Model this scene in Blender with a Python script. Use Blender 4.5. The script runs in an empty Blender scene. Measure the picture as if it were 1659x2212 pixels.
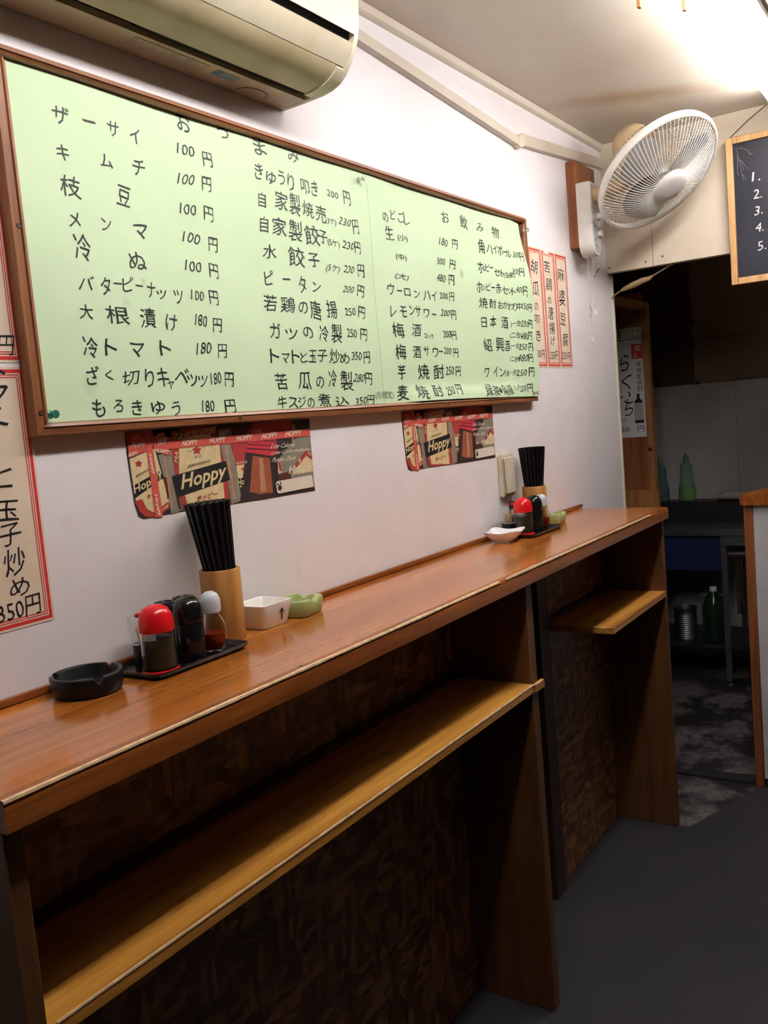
import bpy, bmesh, math, random
from mathutils import Vector, Matrix
random.seed(7)
SC = bpy.context.scene
COL = SC.collection
# ------------------------------------------------------------------ camera
cam_data = bpy.data.cameras.new('camera')
cam = bpy.data.objects.new('camera', cam_data); COL.objects.link(cam)
cam_data.sensor_fit = 'VERTICAL'; cam_data.sensor_height = 36.0; cam_data.lens = 1959.008 / 2212 * 36.0
cam_data.clip_start = 0.02
_y, _p, _r = (math.radians(a) for a in (33.53545, -5.76101, -4.89242))
_f = Vector((math.cos(_p)*math.cos(_y), math.cos(_p)*math.sin(_y), math.sin(_p)))
_rt = Vector((math.sin(_y), -math.cos(_y), 0)); _up = _rt.cross(_f)
_r2 = math.cos(_r)*_rt + math.sin(_r)*_up; _u2 = -math.sin(_r)*_rt + math.cos(_r)*_up
cam.matrix_world = Matrix(((_r2.x, _u2.x, -_f.x, 0.0), (_r2.y, _u2.y, -_f.y, -1.1), (_r2.z, _u2.z, -_f.z, 1.353), (0, 0, 0, 1)))
SC.camera = cam
# ------------------------------------------------------------------ world, exposure
wd = bpy.data.worlds.new('world'); SC.world = wd; wd.use_nodes = True
wd.node_tree.nodes['Background'].inputs[0].default_value = (0.02, 0.02, 0.02, 1)
SC.view_settings.view_transform = 'Standard'; SC.view_settings.look = 'None'
SC.view_settings.exposure = 0.0; SC.view_settings.gamma = 1.0
SC.view_settings.use_curve_mapping = False
TUBE_POWER = 40.0           # radiance of the fluorescent tubes
TUBE_COLOR = (1.0, 0.96, 0.95)
ZC = 1.016                  # worktop height
CEIL = 2.247
# ------------------------------------------------------------------ helpers
def lin(r, g, b):
    f = lambda c: (c/255/12.92) if c/255 <= .04045 else ((c/255+.055)/1.055)**2.4
    return (f(r), f(g), f(b))
MATS = {}
def new_mat(name):
    m = bpy.data.materials.new(name); m.use_nodes = True
    MATS[name] = m
    nt = m.node_tree; return m, nt, nt.nodes['Principled BSDF']
def _coord(nt, scale=(1, 1, 1), rot=(0, 0, 0)):
    tc = nt.nodes.new('ShaderNodeTexCoord'); mp = nt.nodes.new('ShaderNodeMapping')
    nt.links.new(tc.outputs['Object'], mp.inputs[0]); mp.inputs['Scale'].default_value = scale; mp.inputs['Rotation'].default_value = rot
    return mp.outputs[0]
def _noise(nt, vec, scale, detail=4, rough=.55):
    n = nt.nodes.new('ShaderNodeTexNoise'); nt.links.new(vec, n.inputs['Vector'])
    n.inputs['Scale'].default_value = scale; n.inputs['Detail'].default_value = detail; n.inputs['Roughness'].default_value = rough
    return n.outputs[0]
def _ramp(nt, fac, stops):
    r = nt.nodes.new('ShaderNodeValToRGB'); nt.links.new(fac, r.inputs[0])
    el = r.color_ramp.elements
    while len(el) < len(stops): el.new(0.5)
    for e, (p, c) in zip(el, stops): e.position = p; e.color = (*c, 1)
    return r.outputs[0]
def _mix(nt, fac, a, b, mode='MIX'):
    m = nt.nodes.new('ShaderNodeMix'); m.data_type = 'RGBA'; m.blend_type = mode
    for s, v in ((0, fac), (6, a), (7, b)):
        if hasattr(v, 'links') or hasattr(v, 'is_linked'): nt.links.new(v, m.inputs[s])
        elif isinstance(v, (int, float)): m.inputs[s].default_value = v
        else: m.inputs[s].default_value = (*v, 1)
    return m.outputs[2]
def _bump(nt, b, h, strength, dist=.002):
    n = nt.nodes.new('ShaderNodeBump'); n.inputs['Strength'].default_value = strength; n.inputs['Distance'].default_value = dist
    nt.links.new(h, n.inputs['Height']); nt.links.new(n.outputs[0], b.inputs['Normal'])
def _dark(c, k): return tuple(x*k for x in c)
def plain(name, c, rough=.5, metal=0.0, var=.10, scale=18, bump=.0, trans=0.0, ior=1.45, spec=.5, coat=0.0, alpha=1.0):
    m, nt, b = new_mat(name)
    v = _coord(nt)
    n = _noise(nt, v, scale)
    nt.links.new(_ramp(nt, n, [(.3, _dark(c, 1-var)), (.7, tuple(min(1, x*(1+var)) for x in c))]), b.inputs['Base Color'])
    b.inputs['Roughness'].default_value = rough; b.inputs['Metallic'].default_value = metal
    b.inputs['Transmission Weight'].default_value = trans; b.inputs['IOR'].default_value = ior
    b.inputs['Specular IOR Level'].default_value = spec; b.inputs['Coat Weight'].default_value = coat
    b.inputs['Alpha'].default_value = alpha
    if bump: _bump(nt, b, _noise(nt, v, scale*6), bump)
    return m
def grimy(name, c, stain, rough=.6, amount=.5, scale=3.0, fine=60, bump=.15, spots=0.0):
    m, nt, b = new_mat(name); v = _coord(nt)
    f = _ramp(nt, _noise(nt, v, scale, 6, .62), [(.42, (0, 0, 0)), (.78, (amount,)*3)])
    base = _mix(nt, f, c, stain)
    sp = _ramp(nt, _noise(nt, v, scale*9, 3, .5), [(.62, (1, 1, 1)), (.78, (.93,)*3)])
    if spots:
        sp2 = _ramp(nt, _noise(nt, v, 26, 5, .7), [(.70, (1, 1, 1)), (.755, (spots,)*3)])
        sp = _mix(nt, 1.0, sp, sp2, 'MULTIPLY')
    nt.links.new(_mix(nt, 1.0, base, sp, 'MULTIPLY'), b.inputs['Base Color'])
    b.inputs['Roughness'].default_value = rough
    _bump(nt, b, _noise(nt, v, fine, 3), bump, .0015)
    return m
def wood(name, c1, c2, c3=None, axis=0, scale=9.0, rough=.4, stretch=14, coat=0.0, bump=.1, plank=None, grain=.55):
    m, nt, b = new_mat(name)
    s = [stretch*1.0]*3; s[axis] = 1.0
    v = _coord(nt, tuple(s))
    n = _noise(nt, v, scale*.25, 7, .6)
    st = [(.30, c1), (.55, c2), (.72, c3 or c2)]
    colr = _ramp(nt, n, st)
    fine = _noise(nt, v, scale*1.6, 4, .6)
    colr = _mix(nt, grain, colr, _ramp(nt, fine, [(.35, (.62,)*3), (.6, (1.0,)*3)]), 'MULTIPLY')
    if plank:
        big = [0.001]*3; big[plank[0]] = plank[1]
        w = nt.nodes.new('ShaderNodeTexWhiteNoise'); w.noise_dimensions = '3D'
        vm = nt.nodes.new('ShaderNodeVectorMath'); vm.operation = 'FLOOR'
        nt.links.new(_coord(nt, tuple(big)), vm.inputs[0]); nt.links.new(vm.outputs[0], w.inputs['Vector'])
        colr = _mix(nt, 1.0, colr, _ramp(nt, w.outputs[0], [(0, (.72,)*3), (1, (1.08,)*3)]), 'MULTIPLY')
    nt.links.new(colr, b.inputs['Base Color'])
    b.inputs['Roughness'].default_value = rough; b.inputs['Coat Weight'].default_value = coat; b.inputs['Coat Roughness'].default_value = .12
    if bump: _bump(nt, b, fine, bump, .001)
    return m
def osb(name, dark, mid, light):
    m, nt, b = new_mat(name)
    def flakes(rot, sc):
        vo = nt.nodes.new('ShaderNodeTexVoronoi'); vo.feature = 'F1'
        nt.links.new(_coord(nt, sc, rot), vo.inputs['Vector']); vo.inputs['Scale'].default_value = 1.0
        sx = nt.nodes.new('ShaderNodeSeparateColor'); nt.links.new(vo.outputs['Color'], sx.inputs[0]); return sx.outputs[0]
    a = _ramp(nt, flakes((0, .5, 0), (22, 20, 70)), [(.1, dark), (.6, mid), (.95, light)])
    c = _ramp(nt, flakes((0, -.9, 0), (60, 20, 18)), [(.1, dark), (.6, mid), (.95, light)])
    colr = _mix(nt, _ramp(nt, _noise(nt, _coord(nt), 7), [(.42, (0,)*3), (.58, (1,)*3)]), a, c)
    nt.links.new(colr, b.inputs['Base Color']); b.inputs['Roughness'].default_value = .55
    _bump(nt, b, _noise(nt, _coord(nt), 60, 4), .25, .002)
    return m
def emit(name, c, s):
    m, nt, b = new_mat(name)
    b.inputs['Base Color'].default_value = (*c, 1); b.inputs['Emission Color'].default_value = (*c, 1); b.inputs['Emission Strength'].default_value = s
    return m

class MB:
    def __init__(s): s.v = []; s.f = []; s.mi = []; s.m = 0
    def add(s, vs, fs):
        o = len(s.v); s.v += [tuple(p) for p in vs]; s.f += [tuple(i+o for i in f) for f in fs]; s.mi += [s.m]*len(fs); return s
    def box(s, x0, y0, z0, x1, y1, z1, bev=0.0, seg=2, mat=None):
        bm = bmesh.new(); bmesh.ops.create_cube(bm, size=1.0)
        for v in bm.verts:
            v.co = Vector(((x0+x1)/2+v.co.x*(x1-x0), (y0+y1)/2+v.co.y*(y1-y0), (z0+z1)/2+v.co.z*(z1-z0)))
        if bev: bmesh.ops.bevel(bm, geom=list(bm.edges), offset=bev, segments=seg, affect='EDGES', clamp_overlap=True)
        if mat is not None: bmesh.ops.transform(bm, matrix=mat, verts=bm.verts)
        bm.verts.index_update()
        s.add([v.co[:] for v in bm.verts], [[v.index for v in f.verts] for f in bm.faces]); bm.free(); return s
    def lathe(s, prof, c=(0, 0, 0), n=32, mat=None, close=False):
        vs = []; fs = []; P = len(prof)
        for i in range(n):
            a = 2*math.pi*i/n
            for r, z in prof: vs.append(Vector((c[0]+r*math.cos(a), c[1]+r*math.sin(a), c[2]+z)))
        for i in range(n):
            j = (i+1) % n
            for k in range(P-1): fs.append((i*P+k, j*P+k, j*P+k+1, i*P+k+1))
            if close: fs.append((i*P+P-1, j*P+P-1, j*P, i*P))
        if not close:
            if prof[0][0] > 1e-6: fs.append([i*P for i in range(n)][::-1])
            if prof[-1][0] > 1e-6: fs.append([i*P+P-1 for i in range(n)])
        if mat is not None: vs = [mat @ v for v in vs]
        return s.add(vs, fs)
    def tube(s, pts, r, n=8, caps=True):
        pts = [Vector(p) for p in pts]; rs = r if isinstance(r, (list, tuple)) else [r]*len(pts)
        vs = []; fs = []; prev = None
        for i, p in enumerate(pts):
            t = (pts[min(i+1, len(pts)-1)]-pts[max(i-1, 0)]).normalized()
            if prev is None: prev = t.orthogonal().normalized()
            u = (prev - t*prev.dot(t)).normalized(); prev = u; w = t.cross(u)
            for k in range(n):
                a = 2*math.pi*k/n; vs.append(p+rs[i]*(math.cos(a)*u+math.sin(a)*w))
        for i in range(len(pts)-1):
            for k in range(n):
                k2 = (k+1) % n; fs.append((i*n+k, i*n+k2, (i+1)*n+k2, (i+1)*n+k))
        if caps: fs.append(list(range(n))[::-1]); fs.append([(len(pts)-1)*n+k for k in range(n)])
        return s.add(vs, fs)
    def loft(s, rings, cap0=True, cap1=True):
        n = len(rings[0]); vs = [p for r in rings for p in r]; fs = []
        for i in range(len(rings)-1):
            for k in range(n):
                k2 = (k+1) % n; fs.append((i*n+k, i*n+k2, (i+1)*n+k2, (i+1)*n+k))
        if cap0: fs.append(list(range(n))[::-1])
        if cap1: fs.append([(len(rings)-1)*n+k for k in range(n)])
        return s.add(vs, fs)
    def prism_x(s, prof, x0, x1):           # profile of (y, z) extruded along x
        return s.loft([[(x0, y, z) for y, z in prof], [(x1, y, z) for y, z in prof]])
    def plate_y(s, pts, y0, y1):            # outline of (x, z) extruded along y
        return s.loft([[(x, y1, z) for x, z in pts], [(x, y0, z) for x, z in pts]])
    def poly(s, pts): return s.add(pts, [list(range(len(pts)))])
    def xform(s, M): s.v = [tuple(M @ Vector(p)) for p in s.v]; return s
    def build(s, name, mats, parent=None, smooth=True, angle=40):
        off = Vector(parent['_o']) if parent is not None and '_o' in parent else Vector((0, 0, 0))
        me = bpy.data.meshes.new(name)
        me.from_pydata([tuple(Vector(p)-off) for p in s.v], [], s.f)
        for m in (mats if isinstance(mats, (list, tuple)) else [mats]): me.materials.append(m)
        if len(set(s.mi)) > 1: me.polygons.foreach_set('material_index', s.mi)
        bm = bmesh.new(); bm.from_mesh(me); bmesh.ops.recalc_face_normals(bm, faces=bm.faces); bm.to_mesh(me); bm.free()
        if smooth: me.shade_smooth(); me.set_sharp_from_angle(angle=math.radians(angle))
        o = bpy.data.objects.new(name, me); COL.objects.link(o)
        if parent is not None:
            o.parent = parent; o['_o'] = tuple(off)
        return o
def thing(name, label, cat, loc=(0, 0, 0), group=None):
    o = bpy.data.objects.new(name, None); COL.objects.link(o); o.location = loc; o.empty_display_size = .05
    o['_o'] = tuple(loc); return tag(o, label, cat, group)
def tag(o, label, cat, group=None):
    o['label'] = label; o['category'] = cat
    if group: o['group'] = group
    return o
def struct(o, label=None):
    o['kind'] = 'structure'
    if label: o['label'] = label
    return o
def dup(root, delta, label, group=None):
    r = root.copy(); COL.objects.link(r); r.location = root.location + Vector(delta); r['label'] = label
    if group: r['group'] = group
    for ch in list(root.children):
        c = ch.copy(); COL.objects.link(c); c.parent = r
        for gch in list(ch.children):
            d = gch.copy(); COL.objects.link(d); d.parent = c
    return r
def rsq(cx, cy, z, hx, hy, e=4.0, n=40, rot=0.0):     # rounded square ring
    out = []
    for i in range(n):
        a = 2*math.pi*i/n; c, s_ = math.cos(a), math.sin(a)
        x = hx*math.copysign(abs(c)**(2/e), c); y = hy*math.copysign(abs(s_)**(2/e), s_)
        out.append((cx+x*math.cos(rot)-y*math.sin(rot), cy+x*math.sin(rot)+y*math.cos(rot), z))
    return out
# ---- lettering: glyph outlines of the built-in font turned into flat meshes
GLYPH = {}
def prepare(texts, bold=0.0):
    keys = [(t, bold) for t in dict.fromkeys(texts) if (t, bold) not in GLYPH]; tmp = []
    for t, b in keys:
        cu = bpy.data.curves.new('glyph', 'FONT'); cu.body = t; cu.dimensions = '2D'; cu.fill_mode = 'FRONT'; cu.resolution_u = 2; cu.offset = b
        ob = bpy.data.objects.new('glyph', cu); COL.objects.link(ob); tmp.append(ob)
    bpy.context.view_layer.update()
    dg = bpy.context.evaluated_depsgraph_get()
    for (t, b), ob in zip(keys, tmp):
        me = ob.evaluated_get(dg).to_mesh()
        vs = [(v.co.x, v.co.y) for v in me.vertices]; fs = [tuple(p.vertices) for p in me.polygons]
        x0 = min(v[0] for v in vs); x1 = max(v[0] for v in vs); y0 = min(v[1] for v in vs); y1 = max(v[1] for v in vs)
        GLYPH[(t, b)] = ([((x-(x0+x1)/2)/(x1-x0), (y-(y0+y1)/2)/(y1-y0)) for x, y in vs], fs, (x1-x0)/(y1-y0))
        ob.evaluated_get(dg).to_mesh_clear()
    for ob in tmp:
        cu = ob.data; bpy.data.objects.remove(ob); bpy.data.curves.remove(cu)
def write(mb, t, u, v, du, dv, place, bold=0.0, wob=.0, rot=0.0, shear=0.0):
    vs, fs, asp = GLYPH[(t, bold)]
    if t == 'ー': dv = du/asp*1.2
    a = random.uniform(0, 6.28); b = random.uniform(0, 6.28)
    P = []
    for x, y in vs:
        x2 = x+wob*math.sin(5*y+a)+shear*y; y2 = y+wob*math.sin(5*x+b)
        X = x2*du; Y = y2*dv
        P.append(place(u+X*math.cos(rot)-Y*math.sin(rot), v+X*math.sin(rot)+Y*math.cos(rot)))
    mb.add(P, fs)
MENU_TEXT=[
('ザ',0.8959,1.8232,0.0325,0.029),('ー',0.9472,1.8263,0.026,0.0204),('サ',0.9928,1.8257,0.0256,0.0252),('イ',1.036,1.8247,0.0231,0.0259),
('お',1.147,1.8693,0.0348,0.0336),('つ',1.241,1.8708,0.0313,0.0193),('ま',1.337,1.8678,0.0398,0.0338),('み',1.437,1.8705,0.038,0.0284),
('100',1.146,1.8245,0.0436,0.0199),('円',1.195,1.8186,0.0253,0.0267),('キ',0.8937,1.7711,0.0252,0.0238),('ム',0.9728,1.7751,0.0269,0.0222),
('チ',1.038,1.7768,0.029,0.0274),('100',1.14,1.7765,0.0435,0.0199),('円',1.187,1.7758,0.0251,0.0267),('枝',0.9008,1.7253,0.0412,0.0333),
('豆',1.001,1.7282,0.0298,0.034),('100',1.137,1.7275,0.0435,0.0199),('円',1.185,1.7265,0.0252,0.0267),('メ',0.9008,1.679,0.0232,0.024),
('ン',0.9598,1.6803,0.0213,0.0208),('マ',1.028,1.6773,0.0328,0.026),('100',1.138,1.6809,0.0436,0.02),('円',1.188,1.6752,0.0253,0.0268),
('冷',0.909,1.6405,0.0352,0.043),('ぬ',1.012,1.6314,0.0399,0.0301),('100',1.134,1.6341,0.0436,0.02),('円',1.183,1.631,0.0253,0.0268),
('バ',0.9081,1.5892,0.0303,0.0229),('タ',0.9442,1.5879,0.0211,0.0303),('ー',0.9674,1.5931,0.0181,0.014),('ピ',0.9872,1.5933,0.0241,0.024),
('ー',1.01,1.5929,0.0171,0.0143),('ナ',1.034,1.5881,0.0195,0.0276),('ッ',1.055,1.5823,0.0241,0.0162),('ツ',1.091,1.581,0.023,0.0255),
('100',1.136,1.5863,0.0329,0.0185),('円',1.175,1.5851,0.0251,0.0267),('大',0.9024,1.5475,0.0268,0.0242),('根',0.9604,1.5456,0.0504,0.0293),
('漬',1.02,1.5434,0.0367,0.0333),('け',1.069,1.5383,0.0286,0.0297),('180',1.138,1.5451,0.0331,0.0216),('円',1.177,1.5391,0.0253,0.0268),
('冷',0.9032,1.4966,0.0303,0.0338),('ト',0.9413,1.496,0.0264,0.0277),('マ',0.9909,1.4933,0.0318,0.0242),('ト',1.05,1.4972,0.0281,0.0265),
('180',1.139,1.499,0.0398,0.0217),('円',1.184,1.4953,0.0255,0.027),('ざ',0.9016,1.4547,0.0269,0.0312),('く',0.9312,1.4552,0.0175,0.0165),
('切',0.9724,1.4507,0.0386,0.024),('り',1.01,1.4496,0.0211,0.0318),('キ',1.038,1.4509,0.0278,0.0323),('ャ',1.054,1.4396,0.0162,0.0163),
('ベ',1.08,1.4521,0.0353,0.0271),('ツ',1.129,1.4442,0.0263,0.0216),('ッ',1.105,1.4451,0.0278,0.0229),('180',1.162,1.4486,0.0296,0.022),
('円',1.195,1.446,0.0259,0.0272),('も',0.905,1.4069,0.0272,0.0299),('ろ',0.9422,1.4084,0.0213,0.0209),('き',0.9776,1.4043,0.0241,0.0256),
('ゅ',1.021,1.4035,0.0332,0.0219),('う',1.06,1.4007,0.0224,0.0254),('180',1.136,1.402,0.0333,0.0218),('円',1.191,1.4002,0.0306,0.0256),
('き',1.327,1.8221,0.0263,0.032),('ゅ',1.362,1.8163,0.0327,0.0257),('う',1.393,1.8218,0.0225,0.0296),('り',1.421,1.8173,0.0231,0.0353),
('叩',1.464,1.8161,0.03,0.0306),('き',1.494,1.8177,0.0247,0.0328),('200',1.553,1.8161,0.0424,0.015),('円',1.602,1.8156,0.0272,0.0306),
('自',1.33,1.7719,0.0238,0.0304),('家',1.387,1.7783,0.042,0.0382),('製',1.427,1.7774,0.0378,0.0461),('焼',1.467,1.7743,0.0393,0.0325),
('売',1.507,1.7709,0.0376,0.0368),('(3ケ)',1.539,1.7596,0.0388,0.0168),('230',1.587,1.7658,0.0472,0.0172),('円',1.625,1.7604,0.0244,0.033),
('自',1.331,1.7283,0.0266,0.0322),('家',1.375,1.7293,0.0472,0.0364),('製',1.423,1.7278,0.0465,0.0443),('餃',1.473,1.725,0.0518,0.0417),
('子',1.508,1.7262,0.0315,0.0276),('(5ケ)',1.541,1.717,0.0454,0.0187),('230',1.594,1.719,0.0476,0.0172),('円',1.627,1.7178,0.0245,0.0272),
('水',1.341,1.68,0.0458,0.029),('餃',1.419,1.6784,0.0551,0.0408),('子',1.473,1.6773,0.0397,0.0309),('(5ケ)',1.533,1.6659,0.0516,0.0206),
('230',1.59,1.67,0.0407,0.0173),('円',1.634,1.6708,0.0282,0.0293),('ピ',1.331,1.6319,0.0294,0.0289),('ー',1.382,1.6335,0.0253,0.0175),
('タ',1.429,1.6265,0.0264,0.0357),('ン',1.473,1.6252,0.0306,0.0219),('200',1.583,1.6286,0.044,0.0153),('円',1.628,1.6281,0.0281,0.0273),
('若',1.327,1.586,0.0427,0.0341),('鶏',1.378,1.5855,0.0477,0.0332),('の',1.424,1.5828,0.0323,0.0268),('唐',1.462,1.5798,0.0395,0.0418),
('揚',1.516,1.5841,0.0415,0.0391),('250',1.582,1.583,0.044,0.0172),('円',1.625,1.5834,0.0281,0.0273),('ガ',1.333,1.5353,0.035,0.0325),
('ツ',1.38,1.5299,0.0423,0.0228),('の',1.431,1.535,0.0355,0.0251),('冷',1.482,1.5349,0.0342,0.0349),('製',1.526,1.5364,0.042,0.0431),
('250',1.581,1.5387,0.0407,0.0192),('円',1.625,1.5367,0.0282,0.0274),('ト',1.324,1.4883,0.0295,0.029),('マ',1.355,1.4843,0.0249,0.0208),
('ト',1.386,1.4889,0.0285,0.0281),('と',1.41,1.4869,0.0262,0.0214),('玉',1.438,1.4895,0.0269,0.027),('子',1.47,1.4908,0.0369,0.0256),
('炒',1.512,1.4895,0.0384,0.0336),('め',1.547,1.4862,0.0396,0.0246),('350',1.592,1.4915,0.0412,0.0193),('円',1.629,1.4893,0.0266,0.0275),
('苦',1.337,1.4414,0.0381,0.0344),('瓜',1.408,1.4426,0.0466,0.0392),('の',1.457,1.4391,0.0305,0.0255),('冷',1.5,1.445,0.0317,0.039),
('製',1.55,1.4402,0.0497,0.0456),('280',1.596,1.4461,0.0448,0.0194),('円',1.63,1.4438,0.0284,0.0275),('牛',1.333,1.4023,0.0299,0.0258),
('ス',1.366,1.4005,0.0337,0.0227),('ジ',1.393,1.4015,0.0288,0.023),('の',1.422,1.3988,0.0266,0.0216),('煮',1.468,1.403,0.0463,0.0294),
('込',1.529,1.3985,0.0554,0.0226),('350',1.597,1.3975,0.0484,0.0175),('円',1.632,1.3994,0.0285,0.0217),('の',1.748,1.7975,0.027,0.0225),
('ど',1.782,1.8072,0.0277,0.0228),('ご',1.818,1.8071,0.0326,0.0273),('し',1.841,1.804,0.029,0.0254),('お',2.028,1.8358,0.043,0.0296),
('飲',2.127,1.8368,0.0462,0.0354),('み',2.218,1.8344,0.0438,0.0244),('物',2.306,1.8329,0.0465,0.0326),('生',1.759,1.7647,0.039,0.0349),
('(小)',1.815,1.7597,0.0489,0.0189),('180',2.008,1.773,0.0473,0.0204),('円',2.068,1.7744,0.0346,0.0255),('(中)',1.801,1.7155,0.0525,0.0188),
('300',1.987,1.7247,0.0466,0.018),('円',2.047,1.7233,0.0341,0.0253),('(大)',1.799,1.672,0.0647,0.0188),('480',1.981,1.6843,0.0512,0.0202),
('円',2.035,1.6838,0.0339,0.0275),('ウ',1.748,1.6415,0.0311,0.0287),('ー',1.783,1.6399,0.024,0.0167),('ロ',1.816,1.639,0.0287,0.019),
('ン',1.859,1.6377,0.0297,0.0193),('ハ',1.904,1.6375,0.0396,0.024),('イ',1.94,1.6389,0.0271,0.0266),('200',1.989,1.6423,0.0469,0.0169),
('円',2.031,1.6429,0.029,0.0252),('レ',1.75,1.5928,0.0273,0.0268),('モ',1.792,1.5938,0.0323,0.0272),('ン',1.83,1.5984,0.0291,0.0234),
('サ',1.856,1.5982,0.0297,0.0279),('ワ',1.897,1.595,0.0307,0.0218),('ー',1.933,1.5947,0.0225,0.0155),('200',1.992,1.6012,0.0517,0.0181),
('円',2.035,1.5989,0.0291,0.0253),('梅',1.763,1.5512,0.0553,0.0373),('酒',1.842,1.5539,0.0463,0.032),('ロック',1.899,1.5419,0.0484,0.0153),
('200',1.992,1.5497,0.0471,0.0192),('円',2.027,1.5483,0.029,0.0252),('梅',1.764,1.5025,0.0516,0.0373),('酒',1.835,1.5037,0.042,0.032),
('サ',1.881,1.5066,0.0305,0.0239),('ワ',1.925,1.5031,0.0315,0.0243),('ー',1.951,1.5069,0.0229,0.0156),('200',1.987,1.5089,0.0424,0.0181),
('円',2.028,1.5048,0.0291,0.0253),('芋',1.761,1.458,0.0357,0.0353),('焼',1.858,1.4578,0.06,0.0388),('酎',1.933,1.4577,0.059,0.0378),
('250',1.989,1.4601,0.0473,0.0227),('円',2.032,1.4587,0.0293,0.0276),('麦',1.756,1.4111,0.0475,0.0373),('焼',1.836,1.4113,0.0592,0.0342),
('酎',1.91,1.4123,0.0492,0.0308),('250',1.972,1.411,0.0469,0.0225),('円',2.017,1.4134,0.0315,0.0275),('角',2.218,1.7866,0.0384,0.0415),
('ハ',2.265,1.7843,0.0397,0.0248),('イ',2.297,1.7876,0.0289,0.0251),('ボ',2.328,1.7871,0.0355,0.0304),('ー',2.355,1.786,0.0241,0.0128),
('ル',2.373,1.7826,0.0366,0.0231),('300',2.418,1.7833,0.044,0.0182),('円',2.449,1.7804,0.0289,0.0289),('ホ',2.204,1.731,0.0381,0.034),
('ッ',2.225,1.7294,0.0221,0.0147),('ピ',2.242,1.7332,0.0252,0.0222),('ー',2.264,1.7352,0.0227,0.0124),('セ',2.295,1.7255,0.0348,0.0226),
('ッ',2.314,1.7247,0.0206,0.0151),('ト',2.332,1.725,0.0238,0.0228),('(白黒)',2.366,1.7225,0.067,0.0205),('300',2.404,1.7351,0.0438,0.0182),
('円',2.433,1.7358,0.0319,0.0262),('ホ',2.187,1.6782,0.0378,0.0315),('ッ',2.211,1.6774,0.0247,0.0146),('ピ',2.238,1.6818,0.0279,0.0222),
('ー',2.265,1.6825,0.0256,0.0124),('赤',2.298,1.6824,0.0378,0.0301),('セ',2.339,1.6803,0.0359,0.0229),('ッ',2.364,1.6793,0.0244,0.0154),
('ト',2.385,1.6791,0.0247,0.0233),('400',2.416,1.6863,0.0442,0.0195),('円',2.446,1.6834,0.029,0.0316),('焼',2.202,1.6383,0.0546,0.0317),
('酎',2.258,1.6391,0.0426,0.0273),('お',2.306,1.6382,0.0381,0.0227),('か',2.338,1.6401,0.0359,0.0229),('わ',2.366,1.6375,0.0366,0.0231),
('り',2.388,1.6371,0.0248,0.0259),('中',2.408,1.639,0.0315,0.0234),('150',2.438,1.6401,0.0418,0.0197),('円',2.469,1.6377,0.0263,0.0265),
('日',2.199,1.5865,0.0355,0.0292),('本',2.254,1.5911,0.0453,0.0348),('酒',2.326,1.5917,0.0476,0.0356),('(一合)',2.388,1.5902,0.0621,0.022),
('250',2.431,1.5909,0.0417,0.0197),('円',2.465,1.5915,0.0295,0.0265),('(二合)',2.383,1.5579,0.0619,0.022),('480',2.427,1.5564,0.0448,0.021),
('円',2.457,1.557,0.0294,0.0265),('紹',2.212,1.5283,0.0552,0.0368),('興',2.289,1.5314,0.0581,0.0428),('酒',2.334,1.5287,0.0359,0.0332),
('(一合)',2.378,1.5278,0.0525,0.0207),('250',2.414,1.5258,0.0444,0.0196),('円',2.456,1.5253,0.0327,0.0265),('(二合)',2.368,1.4917,0.0522,0.0207),
('480',2.41,1.4951,0.057,0.0222),('円',2.452,1.4949,0.0326,0.0265),('ワ',2.193,1.4548,0.0328,0.0268),('イ',2.249,1.4572,0.0341,0.0323),
('ン',2.292,1.456,0.0409,0.0252),('(白・赤)',2.344,1.4532,0.0787,0.0218),('250',2.398,1.4535,0.0566,0.0196),('円',2.452,1.4544,0.0392,0.0291),
('緑',2.181,1.409,0.0436,0.0364),('茶',2.225,1.4069,0.045,0.0296),('・',2.251,1.4064,0.0172,0.0174),('烏',2.278,1.4072,0.0379,0.0301),
('龍',2.314,1.4079,0.0358,0.0305),('ハイ',2.356,1.411,0.0429,0.0219),('200',2.391,1.4088,0.044,0.0195),('円',2.433,1.4091,0.0388,0.0264),]
MENU_FAINT=[
('(冬限定)',1.685,1.4069,0.0709,0.0181),]
SLIP_TOMATO=[
('ト',0.7477,1.4633,0.0344,0.0369),('マ',0.7452,1.4263,0.0344,0.0345),('ト',0.7417,1.3925,0.0343,0.0345),('と',0.7344,1.3215,0.041,0.0308),
('玉',0.7397,1.2757,0.036,0.0273),('子',0.7399,1.2422,0.0333,0.0298),('炒',0.7424,1.2048,0.0335,0.0374),('め',0.7446,1.1697,0.0309,0.025),
('350円',0.7396,1.1399,0.0671,0.0287),]
SLIP_UPPER=[
('0円',0.7622,1.4973,0.0392,0.0273),]
SLIP_CUCUMBER=[
('胡',2.577,1.7685,0.0497,0.0397),('瓜',2.577,1.7036,0.0499,0.0433),('の',2.573,1.6515,0.0272,0.0235),('叩',2.571,1.6129,0.0362,0.0271),
('き',2.574,1.5655,0.0364,0.0326),('200円',2.583,1.5106,0.055,0.0272),]
SLIP_CHICKEN=[
('苦',2.675,1.7766,0.0455,0.0353),('鶏',2.682,1.7241,0.0482,0.0391),('の',2.676,1.6749,0.0313,0.0223),('唐',2.682,1.6374,0.0387,0.041),
('揚',2.683,1.5911,0.0437,0.0355),('げ',2.684,1.5521,0.034,0.0281),('250円',2.685,1.5073,0.0633,0.0281),]
SLIP_TOFU=[
('麻',2.784,1.7621,0.0562,0.0422),('婆',2.782,1.69,0.0512,0.0499),('豆',2.778,1.6232,0.0461,0.0365),('腐',2.787,1.5586,0.0464,0.0424),
('250円',2.784,1.5067,0.0645,0.027),]
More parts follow.
